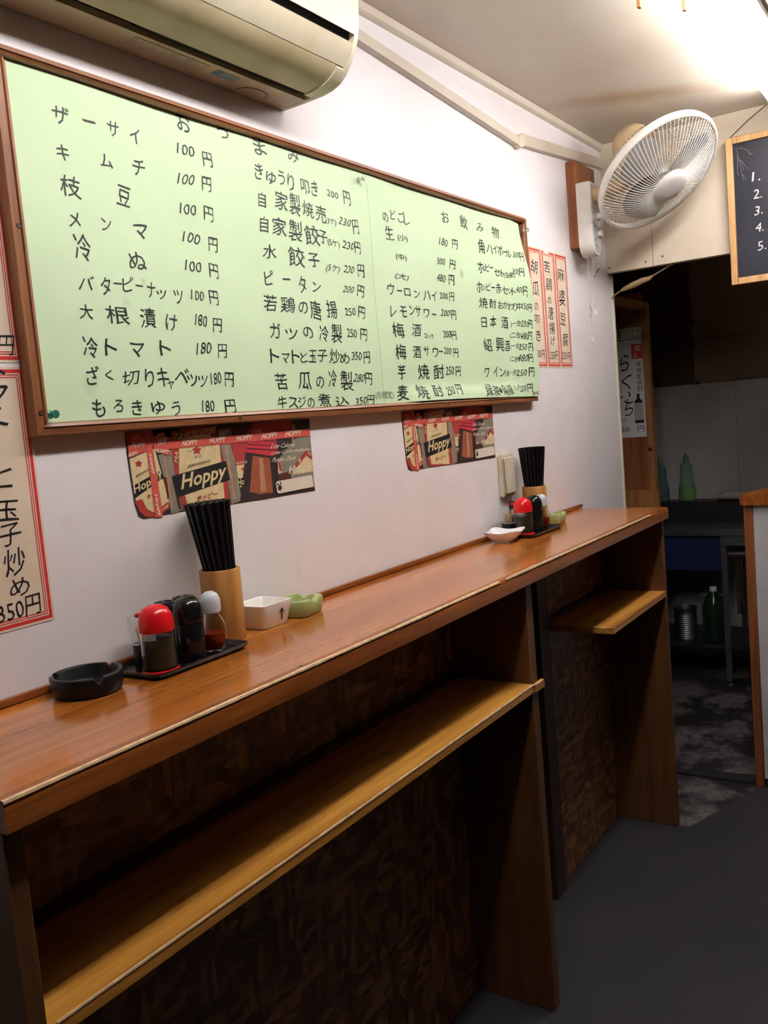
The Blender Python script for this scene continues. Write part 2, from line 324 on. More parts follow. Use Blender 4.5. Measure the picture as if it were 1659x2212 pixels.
HOPPY_OUTLINE=[(-0.0073,0.1367),(0.1066,0.138),(0.2598,0.1375),(0.4574,0.1359),(0.454,0.1003),(0.4526,0.0509),(0.4542,-0.0053),(0.3811,-0.0044),(0.3074,-0.0041),(0.2111,-0.0026),(0.092,0.0003),(0.0119,-0.0007),(0.0011,0.0047),(-0.0038,0.0232),(-0.0062,0.0588),(-0.0084,0.1038)]
HOPPY_STICKER=[(0.3399,0.0247),(0.4428,0.0265),(0.4468,0.0236),(0.4484,0.0053),(0.4432,0.0027),(0.3426,0.0012),(0.3374,0.0037),(0.3357,0.0209)]
HOPPY_YEN=(0.3452,0.0135)
HOPPY_POLYS=[('red',1,[(-0.0062,0.1357),(0.0897,0.1373),(0.0866,0.116),(-0.006,0.1114)]),('deep',1,[(0.0491,0.1371),(0.0897,0.1373),(0.0876,0.1231),(0.05,0.1254)]),('cream',1,[(-0.0047,0.0948),(0.0487,0.1075),(0.0681,0.0183),(0.0319,0.0016),(0.0111,0.0114),(-0.0024,0.0328)]),('black',2,[(-0.0046,0.0527),(0.054,0.0708),(0.0612,0.0589),(-0.0032,0.0329)]),('red',2,[(-0.0038,0.0287),(0.0113,0.0308),(0.0193,0.0143),(0.0326,0.0065),(0.0656,0.0202),(0.0676,0.0091),(0.0341,-0.0013),(0.0149,0.0019),(0.0035,0.0123)]),('gray',1,[(0.055,0.0959),(0.0847,0.1028),(0.0863,0.0574),(0.0952,0.0024),(0.0694,-0.0014),(0.0634,0.0516)]),('deep',2,[(0.0606,0.06),(0.0701,0.0601),(0.0746,0.034),(0.0646,0.0228)]),('red',2,[(0.0888,0.1312),(0.112,0.1361),(0.165,0.1385),(0.1915,0.1318),(0.1997,0.1031),(0.2111,-0.0026),(0.0966,0.0023),(0.0863,0.0574),(0.0841,0.1028)]),('cream',3,[(0.1014,0.1026),(0.1094,0.1186),(0.1448,0.1227),(0.1748,0.1224),(0.1873,0.1136),(0.1972,0.1028),(0.1963,-0.0007),(0.1078,0.0067),(0.0952,0.0607)]),('gray',2,[(0.2003,0.1026),(0.2237,0.104),(0.2332,0.0696),(0.2394,0.0007),(0.2127,-0.0028)]),('red',1,[(0.2253,0.1035),(0.269,0.1051),(0.2642,0.0726),(0.2321,0.0731)]),('red',1,[(0.2883,0.1361),(0.4026,0.1372),(0.4012,0.1157),(0.2877,0.1164)]),('gray',1,[(0.198,0.1293),(0.2293,0.1308),(0.232,0.1163),(0.1968,0.1152)]),('red',2,[(0.2321,0.0731),(0.2642,0.0726),(0.2622,0.0638),(0.2317,0.0642)]),('cream',2,[(0.2324,0.0641),(0.2615,0.0638),(0.2461,0.0236),(0.238,0.0244)]),('black',3,[(0.2338,0.0406),(0.2519,0.0399),(0.2466,0.0269),(0.236,0.0269)]),('gray',1,[(0.3503,0.0644),(0.4086,0.1007),(0.4548,0.1052),(0.4531,0.0011),(0.3447,0.0034)]),('red',2,[(0.3972,0.0508),(0.4384,0.0768),(0.4552,0.0681),(0.4541,0.0558),(0.4347,0.066),(0.4041,0.0453)]),('cream',2,[(0.4041,0.0453),(0.4353,0.0647),(0.4539,0.0545),(0.456,0.0332),(0.3867,0.0324)]),('deep',2,[(0.346,0.0364),(0.3803,0.0403),(0.3853,0.0229),(0.3476,0.022)]),('cream',2,[(0.3427,0.0626),(0.3574,0.0626),(0.3577,0.04),(0.341,0.0392)]),('dark',3,[(0.2619,0.0841),(0.3495,0.0715),(0.3426,0.0012),(0.3038,-0.0041),(0.2343,-0.0003)]),('brown',4,[(0.2752,0.0786),(0.3263,0.0692),(0.3261,0.0055),(0.2878,0.0063),(0.2567,0.0156)]),('cap',5,[(0.2705,0.1196),(0.2835,0.1268),(0.3061,0.1279),(0.3351,0.1205),(0.3491,0.1104),(0.352,0.076),(0.3332,0.0723),(0.262,0.0852),(0.2699,0.1039)]),('deep',6,[(0.2672,0.0928),(0.3513,0.0832),(0.3516,0.0808),(0.2662,0.0903)]),('deep',6,[(0.2692,0.0994),(0.3506,0.0908),(0.3507,0.0889),(0.2686,0.0974)]),('black',4,[(0.0792,0.0598),(0.2087,0.0743),(0.2146,0.0403),(0.0856,0.024)]),('ribbon',7,[(0.0757,0.1165),(0.4545,0.1169),(0.4536,0.1028),(0.0766,0.104)]),('ribbon',7,[(0.0315,0.1369),(0.0451,0.1367),(0.0445,0.1058),(0.0507,-0.002),(0.034,-0.0021),(0.0315,0.1067)]),('ribbon',7,[(0.0065,0.1324),(0.022,0.1301),(0.0328,0.1195),(0.0291,0.1079),(0.0009,0.1164)]),('ribbon',7,[(0.0449,0.1213),(0.0588,0.1309),(0.0711,0.1316),(0.0782,0.1186),(0.0754,0.1112),(0.0446,0.1158)]),('ribbon',7,[(-0.0053,0.1168),(0.0316,0.1166),(0.0312,0.1044),(-0.0057,0.0968)]),('ribbon',7,[(0.0459,0.1157),(0.0751,0.1127),(0.0809,0.0959),(0.0737,0.0938),(0.0471,0.1056)]),('hilite',6,[(0.296,0.0723),(0.3063,0.0708),(0.3077,0.0099),(0.2918,0.0094)]),('dark',6,[(0.3263,0.0692),(0.3297,0.0679),(0.3312,0.0058),(0.3261,0.0055)]),('dark',6,[(0.2752,0.0786),(0.2796,0.0778),(0.2622,0.0145),(0.2567,0.0156)]),('hilite',6,[(0.2879,0.122),(0.309,0.1243),(0.3132,0.1172),(0.2935,0.1137)]),('deep',6,[(0.2709,0.1083),(0.3491,0.1003),(0.3492,0.0984),(0.2706,0.1063)]),('deep',3,[(0.1005,0.1346),(0.1114,0.132),(0.1043,0.122),(0.0932,0.1227)]),('deep',3,[(0.0781,0.0582),(0.0843,0.0587),(0.0925,0.0038),(0.0868,0.0035)]),('hilite',4,[(0.2088,0.1002),(0.2152,0.1002),(0.2253,0.0057),(0.2186,0.0043)]),('hilite',3,[(0.0645,0.0921),(0.0694,0.0927),(0.0748,0.0071),(0.0705,0.0067)]),('red',3,[(0.3497,0.0609),(0.3564,0.0608),(0.3573,0.0424),(0.3506,0.0421)]),('deep',1,[(0.2359,0.1316),(0.283,0.1348),(0.2764,0.1136),(0.236,0.1105)]),('hilite',3,[(0.403,0.1276),(0.4107,0.1277),(0.4006,0.094),(0.3961,0.0943)]),('red',4,[(0.1423,0.1055),(0.1446,0.1033),(0.1453,0.1009),(0.1487,0.1007),(0.1521,0.0993),(0.1498,0.0969),(0.1468,0.0958),(0.1476,0.0934),(0.1467,0.0907),(0.1429,0.0915),(0.1404,0.0931),(0.1375,0.0919),(0.1336,0.0917),(0.1336,0.0945),(0.135,0.0967),(0.1325,0.0982),(0.131,0.1008),(0.1347,0.1017),(0.138,0.1015),(0.1393,0.1037)]),('red',4,[(0.0133,0.0919),(0.0149,0.0903),(0.0154,0.0885),(0.0177,0.0883),(0.02,0.0873),(0.0184,0.0856),(0.0164,0.0847),(0.0169,0.083),(0.0163,0.081),(0.0137,0.0816),(0.012,0.0828),(0.01,0.0819),(0.0073,0.0817),(0.0073,0.0838),(0.0083,0.0854),(0.0066,0.0866),(0.0056,0.0885),(0.0081,0.0892),(0.0104,0.0889),(0.0113,0.0906)]),('red',4,[(0.2515,0.0593),(0.2526,0.0583),(0.2529,0.0572),(0.2545,0.0571),(0.2561,0.0564),(0.255,0.0554),(0.2536,0.0549),(0.254,0.0538),(0.2536,0.0526),(0.2518,0.053),(0.2506,0.0537),(0.2493,0.0532),(0.2474,0.0532),(0.2474,0.0544),(0.248,0.0554),(0.2468,0.0561),(0.2461,0.0573),(0.2479,0.0577),(0.2494,0.0575),(0.2501,0.0585)])]
HOPPY_TEXT=[('Hoppy','cream',5,0.0986,0.0448,0.2058,0.0544,0.0317,1),('Hop','cream',3,-0.0032,0.0447,0.0331,0.0547,0.0166,1),('py','cream',3,0.0401,0.058,0.0585,0.0643,0.016,1),('ホッピー','red',5,0.1291,0.0167,0.1796,0.0199,0.0102,1),('麦酒様清涼飲料水','black',5,0.1169,0.0722,0.1706,0.0775,0.0055,0),('麦酒様清涼飲','black',3,0.0038,0.0666,0.0327,0.0757,0.0039,0),('愛活','gray',5,0.1342,0.0869,0.1515,0.0877,0.005,0),('登録','gray',5,0.1191,0.0971,0.1308,0.0973,0.0029,0),('商標','gray',5,0.1536,0.102,0.1633,0.1021,0.0029,0),('ホッ','red',3,0.0219,0.0319,0.0368,0.0352,0.0079,1),('T & HOPS BEVER','cream',4,0.0916,0.1218,0.1912,0.1296,0.0108,1),('MA','cream',4,0.0913,0.0817,0.0954,0.0999,0.0081,1),('GE','cream',4,0.1908,0.1058,0.1941,0.0904,0.0065,1),('LAGE','cream',3,0.0407,0.0075,0.0647,0.0136,0.0044,1),('EST','white',2,0.2008,0.1208,0.2217,0.1225,0.0061,0),('HOPPY','white',8,0.1092,0.111,0.1451,0.1111,0.0092,1),('HOPPY','white',8,0.1741,0.1117,0.2127,0.1118,0.0095,1),('HOPPY','white',8,0.2413,0.1111,0.2829,0.1112,0.0098,1),('HOPPY','white',8,0.3105,0.1109,0.3551,0.111,0.0102,1),('HOPPY','white',8,0.3789,0.1112,0.4266,0.1113,0.0105,1),('HOPPY','white',8,0.0022,0.1163,0.0295,0.1144,0.0077,1),('HOP','white',8,0.0573,0.1169,0.076,0.1187,0.01,1),('HOPPY','white',8,0.047,0.1046,0.0786,0.0992,0.0068,1),('HOPPY','white',8,-0.0064,0.1008,0.0117,0.1033,0.0062,1),('Hoppy','white',8,0.0362,0.0994,0.0413,0.0659,0.008,1),('Hoppy','white',8,0.0389,0.035,0.0435,-0.001,0.0079,1),('Low Calorie','white',7,0.3342,0.091,0.403,0.0895,0.0085,0),('Low Carbohydrates','white',7,0.3333,0.0775,0.4484,0.0765,0.0086,0),('Purine Zero','white',7,0.334,0.0653,0.4023,0.0644,0.0085,0),('Hoppy','white',7,0.3784,0.0405,0.4471,0.0415,0.0181,1),('&','cream',4,0.4094,0.0546,0.4182,0.0612,0.0062,1),('HO','cream',4,0.4414,0.0704,0.4546,0.0644,0.0058,1),('HOPS B','cream',4,0.2336,0.0678,0.2627,0.0676,0.0049,1),('Ho','cream',4,0.2337,0.0334,0.2504,0.0344,0.011,1)]
# ------------------------------------------------------------------ materials
WALL = grimy('wall_paint', lin(242, 237, 240), lin(216, 204, 186), .55, .45, 2.2, 90, .14, spots=.72)
HEADER = grimy('header_paint', lin(226, 214, 194), lin(196, 176, 142), .5, .5, 3.0, 60, .06)
OTHERWALL = grimy('room_panelling', lin(84, 62, 46), lin(58, 42, 30), .7, .5, 2.0)
PLASTIC_C = grimy('cream_plastic', lin(222, 214, 190), lin(176, 160, 118), .38, .55, 5.0, 80, .03)
TRIMP = grimy('trim_paint', lin(212, 202, 186), lin(180, 162, 132), .45, .5, 5.0, 80, .03)
PLASTIC_U = grimy('yellowed_plastic', lin(200, 186, 150), lin(150, 132, 92), .42, .7, 6.0, 80, .03)
FANWHITE = plain('fan_white', lin(226, 222, 215), .4, var=.06, scale=25)
FANOLD = plain('fan_yellowed', lin(214, 190, 150), .45, var=.15, scale=20)
FANBLADE = plain('fan_blade_smoke', lin(120, 116, 112), .3, var=.1)
DUSTY = plain('dusty_grille', lin(190, 180, 164), .6, var=.25, scale=60)
BLACKVOID = plain('black_void', (.004, .004, .004), .8)
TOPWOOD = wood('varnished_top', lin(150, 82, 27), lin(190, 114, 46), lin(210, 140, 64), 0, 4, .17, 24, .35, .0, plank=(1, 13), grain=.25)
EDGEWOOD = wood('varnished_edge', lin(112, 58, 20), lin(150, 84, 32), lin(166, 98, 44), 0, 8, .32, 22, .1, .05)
WORN = plain('worn_raw_wood', lin(214, 180, 140), .7, var=.25, scale=60)
SHELFWOOD = wood('shelf_wood', lin(150, 94, 34), lin(204, 144, 60), lin(220, 162, 78), 0, 9, .38, 18, .1, .05)
PANELX = wood('panel_ply', lin(76, 45, 18), lin(102, 63, 26), lin(114, 73, 34), 2, 6, .5, 16, 0, .05)
OSB = osb('osb_board', lin(84, 56, 33), lin(122, 82, 48), lin(168, 120, 74))
PEGWOOD = wood('peg_wood', lin(120, 76, 40), lin(160, 108, 62), None, 2, 8, .6)
DARKPOST = wood('dark_post', lin(44, 26, 14), lin(66, 40, 20), None, 2, 8, .55)
FRAMEWOOD = wood('frame_wood', lin(112, 66, 36), lin(146, 92, 54), lin(164, 110, 70), 0, 14, .42, 18, .1, .06)
FRAMEWOODV = wood('frame_wood_upright', lin(112, 66, 36), lin(146, 92, 54), lin(164, 110, 70), 2, 14, .42, 18, .1, .06)
REDWOOD = wood('red_brown_board', lin(110, 58, 28), lin(150, 88, 46), lin(164, 100, 56), 2, 8, .5, 16)
PINE = wood('pine', lin(140, 92, 46), lin(176, 122, 68), lin(190, 140, 84), 2, 8, .5, 14)
PALEWOOD = wood('pale_frame_wood', lin(200, 152, 96), lin(222, 176, 120), lin(230, 188, 136), 2, 10, .5, 14)
SLATE = grimy('chalkboard', lin(22, 24, 38), lin(46, 48, 70), .36, .5, 6, 90, .03)
CHALK = plain('chalk', lin(225, 225, 225), .9, var=.2, scale=200)
CHALKDIM = plain('chalk_smudged', lin(120, 122, 126), .9, var=.3, scale=150)
INK = plain('black_ink', (.012, .012, .014), .5)
INKFAINT = plain('faded_pencil', lin(120, 132, 110), .7)
REDINK = plain('red_print', lin(206, 48, 48), .6, var=.12, scale=120)
SLIP = grimy('cream_paper', lin(232, 214, 190), lin(206, 180, 146), .75, .5, 9, 200, .04)
TEALPIN = plain('teal_plastic', lin(70, 150, 130), .15, trans=.6)
CLEARPIN = plain('clear_plastic', lin(225, 228, 215), .1, trans=.8)
STEEL = plain('steel', (.55, .55, .56), .28, metal=1.0)
DULLSTEEL = plain('dull_steel', (.22, .22, .23), .45, metal=1.0)
BLACKP = plain('black_plastic', (.006, .006, .007), .34, var=.2, scale=80, spec=.3)
BLACKGLOSS = plain('black_gloss', (.008, .008, .009), .12)
LACQUER = plain('black_lacquer', (.007, .007, .008), .2)
REDP = plain('red_plastic', lin(214, 24, 32), .22, var=.05)
WHITEP = plain('white_plastic', lin(200, 206, 214), .3, var=.04)
GLASS = plain('clear_glass', (.95, .95, .95), .04, trans=1.0, ior=1.2, var=0)
SOY = plain('dark_sauce', (.035, .028, .022), .1, var=.1)
VINEGAR = plain('murky_vinegar', lin(66, 60, 50), .12, var=.2, scale=60)
CHILI = plain('chili_oil', lin(128, 26, 14), .12, var=.2)
PICKWOOD = plain('toothpick_wood', lin(220, 184, 140), .7)
BAMBOO = wood('bamboo', lin(150, 98, 44), lin(186, 132, 70), lin(196, 146, 84), 2, 7, .38, 10, .15, .03)
CERAMIC = grimy('white_ceramic', lin(240, 238, 230), lin(190, 180, 160), .22, .35, 20, 60, .0)
PORCELAIN = plain('white_porcelain', lin(238, 238, 240), .15, var=.02)
GREENGLAZE = plain('green_glaze', lin(160, 172, 112), .35, var=.08, scale=40)
def concrete():
    m, nt, b = new_mat('stained_concrete'); v = _coord(nt)
    pat = _ramp(nt, _noise(nt, v, 4.5, 7, .62), [(.46, (0,)*3), (.56, (1,)*3)])
    fine = _ramp(nt, _noise(nt, v, 40, 4, .6), [(.35, lin(74, 70, 72)), (.7, lin(118, 110, 112))])
    nt.links.new(_mix(nt, pat, lin(30, 28, 31), fine), b.inputs['Base Color']); b.inputs['Roughness'].default_value = .6
    _bump(nt, b, _noise(nt, v, 120, 3), .3, .002)
    return m
CONCRETE = concrete()
FLOORMAT = grimy('dark_floor_sheet', lin(38, 37, 41), lin(54, 49, 50), .7, .5, 4.0, 260, .35)
WHITEPANEL = grimy('white_panel', lin(206, 204, 210), lin(150, 140, 140), .5, .4, 6)
TILE = grimy('kitchen_panel', lin(206, 204, 202), lin(166, 158, 146), .35, .5, 4, 80, .03)
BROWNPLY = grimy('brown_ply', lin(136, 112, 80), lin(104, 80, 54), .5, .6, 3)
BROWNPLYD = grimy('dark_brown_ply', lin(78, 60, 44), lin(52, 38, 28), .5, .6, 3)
DARKMETAL = plain('dark_metal', (.03, .03, .032), .45, metal=.3)
BLUEP = plain('blue_panel', lin(26, 40, 86), .5)
GREENBOT = plain('green_bottle', lin(190, 225, 195), .12, trans=.75, ior=1.15)
GREENLIQ = plain('green_liquid', lin(150, 215, 60), .2)
PETDARK = plain('dark_green_pet', lin(40, 66, 48), .15, trans=.4)
CLOTH = plain('wrung_cloth', lin(200, 196, 190), .9, var=.15)
STRING = plain('string', lin(170, 160, 140), .9)
DARKSTRING = plain('dark_string', lin(60, 46, 36), .9)
TAPE = plain('tan_tape', lin(150, 128, 92), .7, var=.2, scale=80)
TUBE = emit('tube_glow', TUBE_COLOR, TUBE_POWER)
FIXWHITE = plain('fixture_enamel', lin(232, 226, 222), .4, var=.03)
# ceiling: painted board with one long brown water stain of its own shape
def ceiling_mat():
    m, nt, b = new_mat('ceiling_paint'); v = _coord(nt)
    base = _mix(nt, _ramp(nt, _noise(nt, v, 2.2, 5), [(.35, (0,)*3), (.75, (.6,)*3)]), lin(214, 204, 190), lin(198, 184, 164))
    tc = nt.nodes.new('ShaderNodeTexCoord'); mp = nt.nodes.new('ShaderNodeMapping'); mp.vector_type = 'TEXTURE'
    nt.links.new(tc.outputs['Object'], mp.inputs[0])
    mp.inputs['Location'].default_value = (2.80, -.25, 2.247); mp.inputs['Rotation'].default_value = (0, 0, math.radians(-62)); mp.inputs['Scale'].default_value = (.36, .085, 1)
    nv = nt.nodes.new('ShaderNodeVectorMath'); nv.operation = 'ADD'; nv2 = nt.nodes.new('ShaderNodeVectorMath'); nv2.operation = 'SCALE'
    nn = nt.nodes.new('ShaderNodeTexNoise'); nt.links.new(v, nn.inputs['Vector']); nn.inputs['Scale'].default_value = 14; nn.inputs['Detail'].default_value = 5
    nt.links.new(nn.outputs[1], nv2.inputs[0]); nv2.inputs['Scale'].default_value = .9
    nt.links.new(mp.outputs[0], nv.inputs[0]); nt.links.new(nv2.outputs[0], nv.inputs[1])
    sb = nt.nodes.new('ShaderNodeVectorMath'); sb.operation = 'SUBTRACT'; nt.links.new(nv.outputs[0], sb.inputs[0]); sb.inputs[1].default_value = (.45, .45, .45)
    ln = nt.nodes.new('ShaderNodeVectorMath'); ln.operation = 'LENGTH'; nt.links.new(sb.outputs[0], ln.inputs[0])
    f = _ramp(nt, ln.outputs['Value'], [(0.0, (.75,)*3), (.95, (0,)*3)])
    nt.links.new(_mix(nt, f, base, lin(178, 140, 90)), b.inputs['Base Color']); b.inputs['Roughness'].default_value = .45
    _bump(nt, b, _noise(nt, v, 70, 3), .08, .002)
    return m
CEILING = ceiling_mat()
def paper_mat():
    m, nt, b = new_mat('pale_green_paper'); v = _coord(nt)
    base = _mix(nt, _ramp(nt, _noise(nt, v, 5, 5), [(.4, (0,)*3), (.75, (.5,)*3)]), lin(206, 230, 190), lin(190, 216, 170))
    for (x, z, r, k) in ((2.094, 1.704, .016, .6), (.895, 1.44, .02, .25), (1.02, 1.60, .008, .4), (.98, 1.565, .012, .2)):
        tc = nt.nodes.new('ShaderNodeTexCoord'); mp = nt.nodes.new('ShaderNodeMapping'); mp.vector_type = 'TEXTURE'
        nt.links.new(tc.outputs['Object'], mp.inputs[0]); mp.inputs['Location'].default_value = (x, -.01, z); mp.inputs['Scale'].default_value = (r, .2, r)
        ln = nt.nodes.new('ShaderNodeVectorMath'); ln.operation = 'LENGTH'; nt.links.new(mp.outputs[0], ln.inputs[0])
        base = _mix(nt, _ramp(nt, ln.outputs['Value'], [(.2, (k,)*3), (1.0, (0,)*3)]), base, lin(140, 160, 110))
    nt.links.new(base, b.inputs['Base Color']); b.inputs['Roughness'].default_value = .7
    _bump(nt, b, _noise(nt, v, 7, 4, .6), .4, .006)
    return m
GREENPAPER = paper_mat()

# ------------------------------------------------------------------ the room
RX0, RX1, RY0 = -2.0, 3.275, -3.0
o = MB().box(RX0-.1, 0, 0, RX1, .1, CEIL).build('wall_left', WALL, smooth=False); struct(o, 'off-white plaster wall carrying the menu board')
struct(MB().box(RX0-.1, RY0-.1, CEIL, 5.0, .9, CEIL+.08).build('ceiling', CEILING, smooth=False), 'cream painted ceiling with a long brown water stain')
struct(MB().box(RX0-.1, RY0-.1, -.1, 5.0, .9, -.004).build('floor', CONCRETE, smooth=False), 'stained grey concrete floor')
struct(MB().box(RX0-.1, RY0-.1, 0, RX0, 0, CEIL).build('wall_back', OTHERWALL, smooth=False))
struct(MB().box(RX0, RY0-.1, 0, 4.9, RY0, CEIL).build('wall_right', OTHERWALL, smooth=False))
# header over the kitchen opening: painted boards with a fine joint
h = struct(MB().box(3.232, RY0, 1.806, 3.275, -.0005, CEIL).build('wall_header', HEADER, smooth=False), 'cream painted boards above the kitchen opening')
for y0, y1 in ((-.166, -.0005), (-1.10, -.1675), (-2.02, -1.1015), (RY0, -2.0215)):
    MB().box(3.22, y0, 1.803, 3.232, y1, CEIL-.0005, .0008, 1).build('panel', HEADER, h)
for y, z in ((-.012, 1.821), (-.141, 1.821), (-.2, 1.83)):
    MB().lathe([(0, .0), (.004, .0), (.003, .0012), (0, .0015)], n=10, mat=Matrix.Translation((3.22, y, z)) @ Matrix.Rotation(-math.pi/2, 4, 'Y')).build('screw', DULLSTEEL, h)
# edge trim of the wall end at the opening
struct(MB().box(3.262, -.004, 0, 3.279, .10, 1.80, .003).build('trim_1', HEADER, smooth=False), 'pale corner trim at the end of the plaster wall')
# ceiling moulding along the wall
t = MB().prism_x([(0, CEIL-.0005), (-.012, CEIL-.0005), (-.012, CEIL-.018), (-.006, CEIL-.024), (0, CEIL-.025)], RX0, 3.2195)
struct(t.build('trim_2', TRIMP), 'yellowed moulding between wall and ceiling')
# kitchen shell behind the opening
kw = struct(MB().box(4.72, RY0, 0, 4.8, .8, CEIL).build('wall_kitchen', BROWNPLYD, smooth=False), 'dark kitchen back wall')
for y0, y1, z0, z1 in ((.2705, .8, 0, 1.400), (-.1015, .2695, 0, 1.400), (-.60, -.1025, 0, 1.400), (-1.2, -.601, 0, 1.400)):
    MB().box(4.70, y0, z0, 4.72, y1, z1, .0015, 1).build('panel', TILE, kw)
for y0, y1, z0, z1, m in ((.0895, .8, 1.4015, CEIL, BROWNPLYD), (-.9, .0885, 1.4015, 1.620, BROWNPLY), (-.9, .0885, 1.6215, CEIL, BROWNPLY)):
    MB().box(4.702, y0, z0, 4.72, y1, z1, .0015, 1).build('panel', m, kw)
for y, z in ((.075, 1.405), (.080, 1.71), (.085, 1.60)):
    MB().lathe([(0, 0), (.010, 0), (.008, .004), (0, .005)], n=12, mat=Matrix.Translation((4.702, y, z)) @ Matrix.Rotation(-math.pi/2, 4, 'Y')).build('screw', DARKMETAL, kw)
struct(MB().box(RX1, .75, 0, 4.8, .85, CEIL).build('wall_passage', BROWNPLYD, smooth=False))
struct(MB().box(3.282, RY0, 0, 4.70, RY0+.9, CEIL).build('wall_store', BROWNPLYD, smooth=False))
# floor sheeting in the bar room, with its slanting cut edge at the kitchen
fm = MB().loft([[(x, y, z) for x, y in ((RX0, RY0), (3.30, RY0), (3.30, -.70), (3.148, -.452), (2.815, -.335), (2.765, -.318), (2.765, 0), (RX0, 0))] for z in (-.004, 0.0)])
tag(fm.build('floor_sheet', FLOORMAT, smooth=False), 'dark grey floor sheeting with a slanting cut edge by the kitchen opening', 'floor covering')
st = MB().loft([[(x, y, z) for x, y in ((3.17, -.95), (3.232, -.95), (3.232, -.4), (3.19, -.2), (3.19, .0), (3.165, .0), (3.165, -.2))] for z in (-.004, .006)])
tag(st.build('door_sill', DARKMETAL, smooth=False), 'low dark strip across the kitchen floor at the opening', 'sill')

# ------------------------------------------------------------------ fluorescent lamps
def lamp(x0, x1, y, label):
    t = thing('fluorescent_lamp', label, 'lamp', ((x0+x1)/2, y, CEIL))
    MB().prism_x([(y-.055, CEIL), (y-.055, CEIL-.018), (y-.028, CEIL-.034), (y+.028, CEIL-.034), (y+.055, CEIL-.018), (y+.055, CEIL)], x0-.02, x1+.02).build('housing', FIXWHITE, t, smooth=False)
    for dy in (-.024, .024):
        for xs in (x0, x1):
            MB().box(xs-.012, y+dy-.012, CEIL-.078, xs+.012, y+dy+.012, CEIL-.0345, .003).build('lamp_holder', FIXWHITE, t)
        MB().tube([(x0+.013, y+dy, CEIL-.058), (x1-.013, y+dy, CEIL-.058)], .0145, 14).build('tube', TUBE, t)
    return t
lamp(1.88, 3.04, -.637, 'twin-tube fluorescent lamp glowing on the ceiling near the wall fan')
lamp(.50, 1.66, -.637, 'unseen twin-tube fluorescent lamp added on the ceiling to light the near end of the worktop')  # out of view, added to bring the near end up to brightness

# ------------------------------------------------------------------ worktop and the units under it
TX0, TX1, TY = .494, 2.777, -.300
wt = thing('worktop', 'long glossy varnished wooden worktop fixed along the wall', 'worktop', (1.63, -.15, ZC-.035))
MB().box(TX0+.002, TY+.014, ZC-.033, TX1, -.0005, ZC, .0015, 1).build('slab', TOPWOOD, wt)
fe = MB(); rings = []; n = 140
for i in range(n+1):
    x = TX0+(TX1-TX0)*i/n
    wv = .0012*math.sin(x*23)+.0010*math.sin(x*57+1)+(.0022 if 1.55 < x < 2.7 else .0006)*math.sin(x*31+2)
    rings.append([(x, TY+.0145, ZC-.034), (x, TY, ZC-.034), (x, TY-.001, ZC-.010+wv), (x, TY+.001, ZC-.0035), (x, TY+.0035+.8*wv, ZC-.0002), (x, TY+.0145, ZC+.0002)])
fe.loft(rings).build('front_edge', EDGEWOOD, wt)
we = MB(); rings = []
for i in range(260+1):
    x = TX0+(1.60-TX0)*i/260
    w_ = .0002+.0006*math.sin(x*40)+.0012*abs(math.sin(x*13+.7))+random.uniform(0, .0007)
    rings.append([(x, TY-.0010, ZC-.0022-.4*w_), (x, TY-.0002, ZC-.0002), (x, TY+.0018+w_, ZC+.0005), (x, TY+.003, ZC-.003)])
we.loft(rings).build('worn_edge', WORN, wt)
we = MB(); rings = []
for i in range(140+1):
    x = 1.63+(2.60-1.63)*i/140
    w_ = .0001+.0016*max(0, math.sin(x*19+.4))*random.uniform(.5, 1)
    rings.append([(x, TY-.0012, ZC-.0030-.3*w_), (x, TY-.0004, ZC+.0002), (x, TY+.0016+w_, ZC+.0006), (x, TY+.003, ZC-.003)])
we.loft(rings).build('worn_edge', WORN, wt)
MB().box(TX0+.002, -.014, ZC+.0002, 2.815, -.0006, ZC+.0105, .002).build('wall_strip', EDGEWOOD, wt)
MB().lathe([(0, .0003), (.0035, .0003), (.003, .0008), (0, .001)], (.978, -.288, ZC), 12).build('nail_head', DARKMETAL, wt)
# near unit
cb = thing('counter_base', 'wide open shelf unit with chipboard back under the near part of the worktop', 'shelf unit', (1.13, -.15, 0))
MB().box(.500, -.282, 0.0005, .522, -.0705, ZC-.0345, .001, 1).build('end_panel', PANELX, cb)
MB().box(.522, -.090, 0.0005, 1.755, -.07, .740, .001, 1).build('lower_back_panel', OSB, cb)
MB().box(.522, -.090, .761, 1.755, -.07, ZC-.0345, .001, 1).build('upper_back_panel', OSB, cb)
MB().box(.522, -.104, .7595, 1.755, -.0902, .775, .002).build('cleat', DARKPOST, cb)
sh = MB().box(.5225, -.287, .741, 1.7545, -.0902, .759, .0012, 1).box(1.7546, -.292, .741, 1.800, -.2825, .759, .0012, 1)
sh.build('shelf', SHELFWOOD, cb)
we = MB(); rings = []
for i in range(121):
    x = .53+(1.79-.53)*i/120; w_ = .0008+.0012*abs(math.sin(x*17))*random.uniform(.5, 1)
    yy = -.2872 if x < 1.755 else -.2922
    rings.append([(x, yy-.0004, .7572), (x, yy, .7594), (x, yy+.001+w_, .7596), (x, yy+.001, .757)])
we.loft(rings).build('worn_edge', WORN, cb)
MB().box(1.755, -.282, 0.0005, 1.785, -.0705, ZC-.0345, .001, 1).build('divider', PANELX, cb)
MB().box(1.7852, -.250, 0.0005, 1.815, -.0705, ZC-.0345, .001, 1).build('stiffener', PANELX, cb)
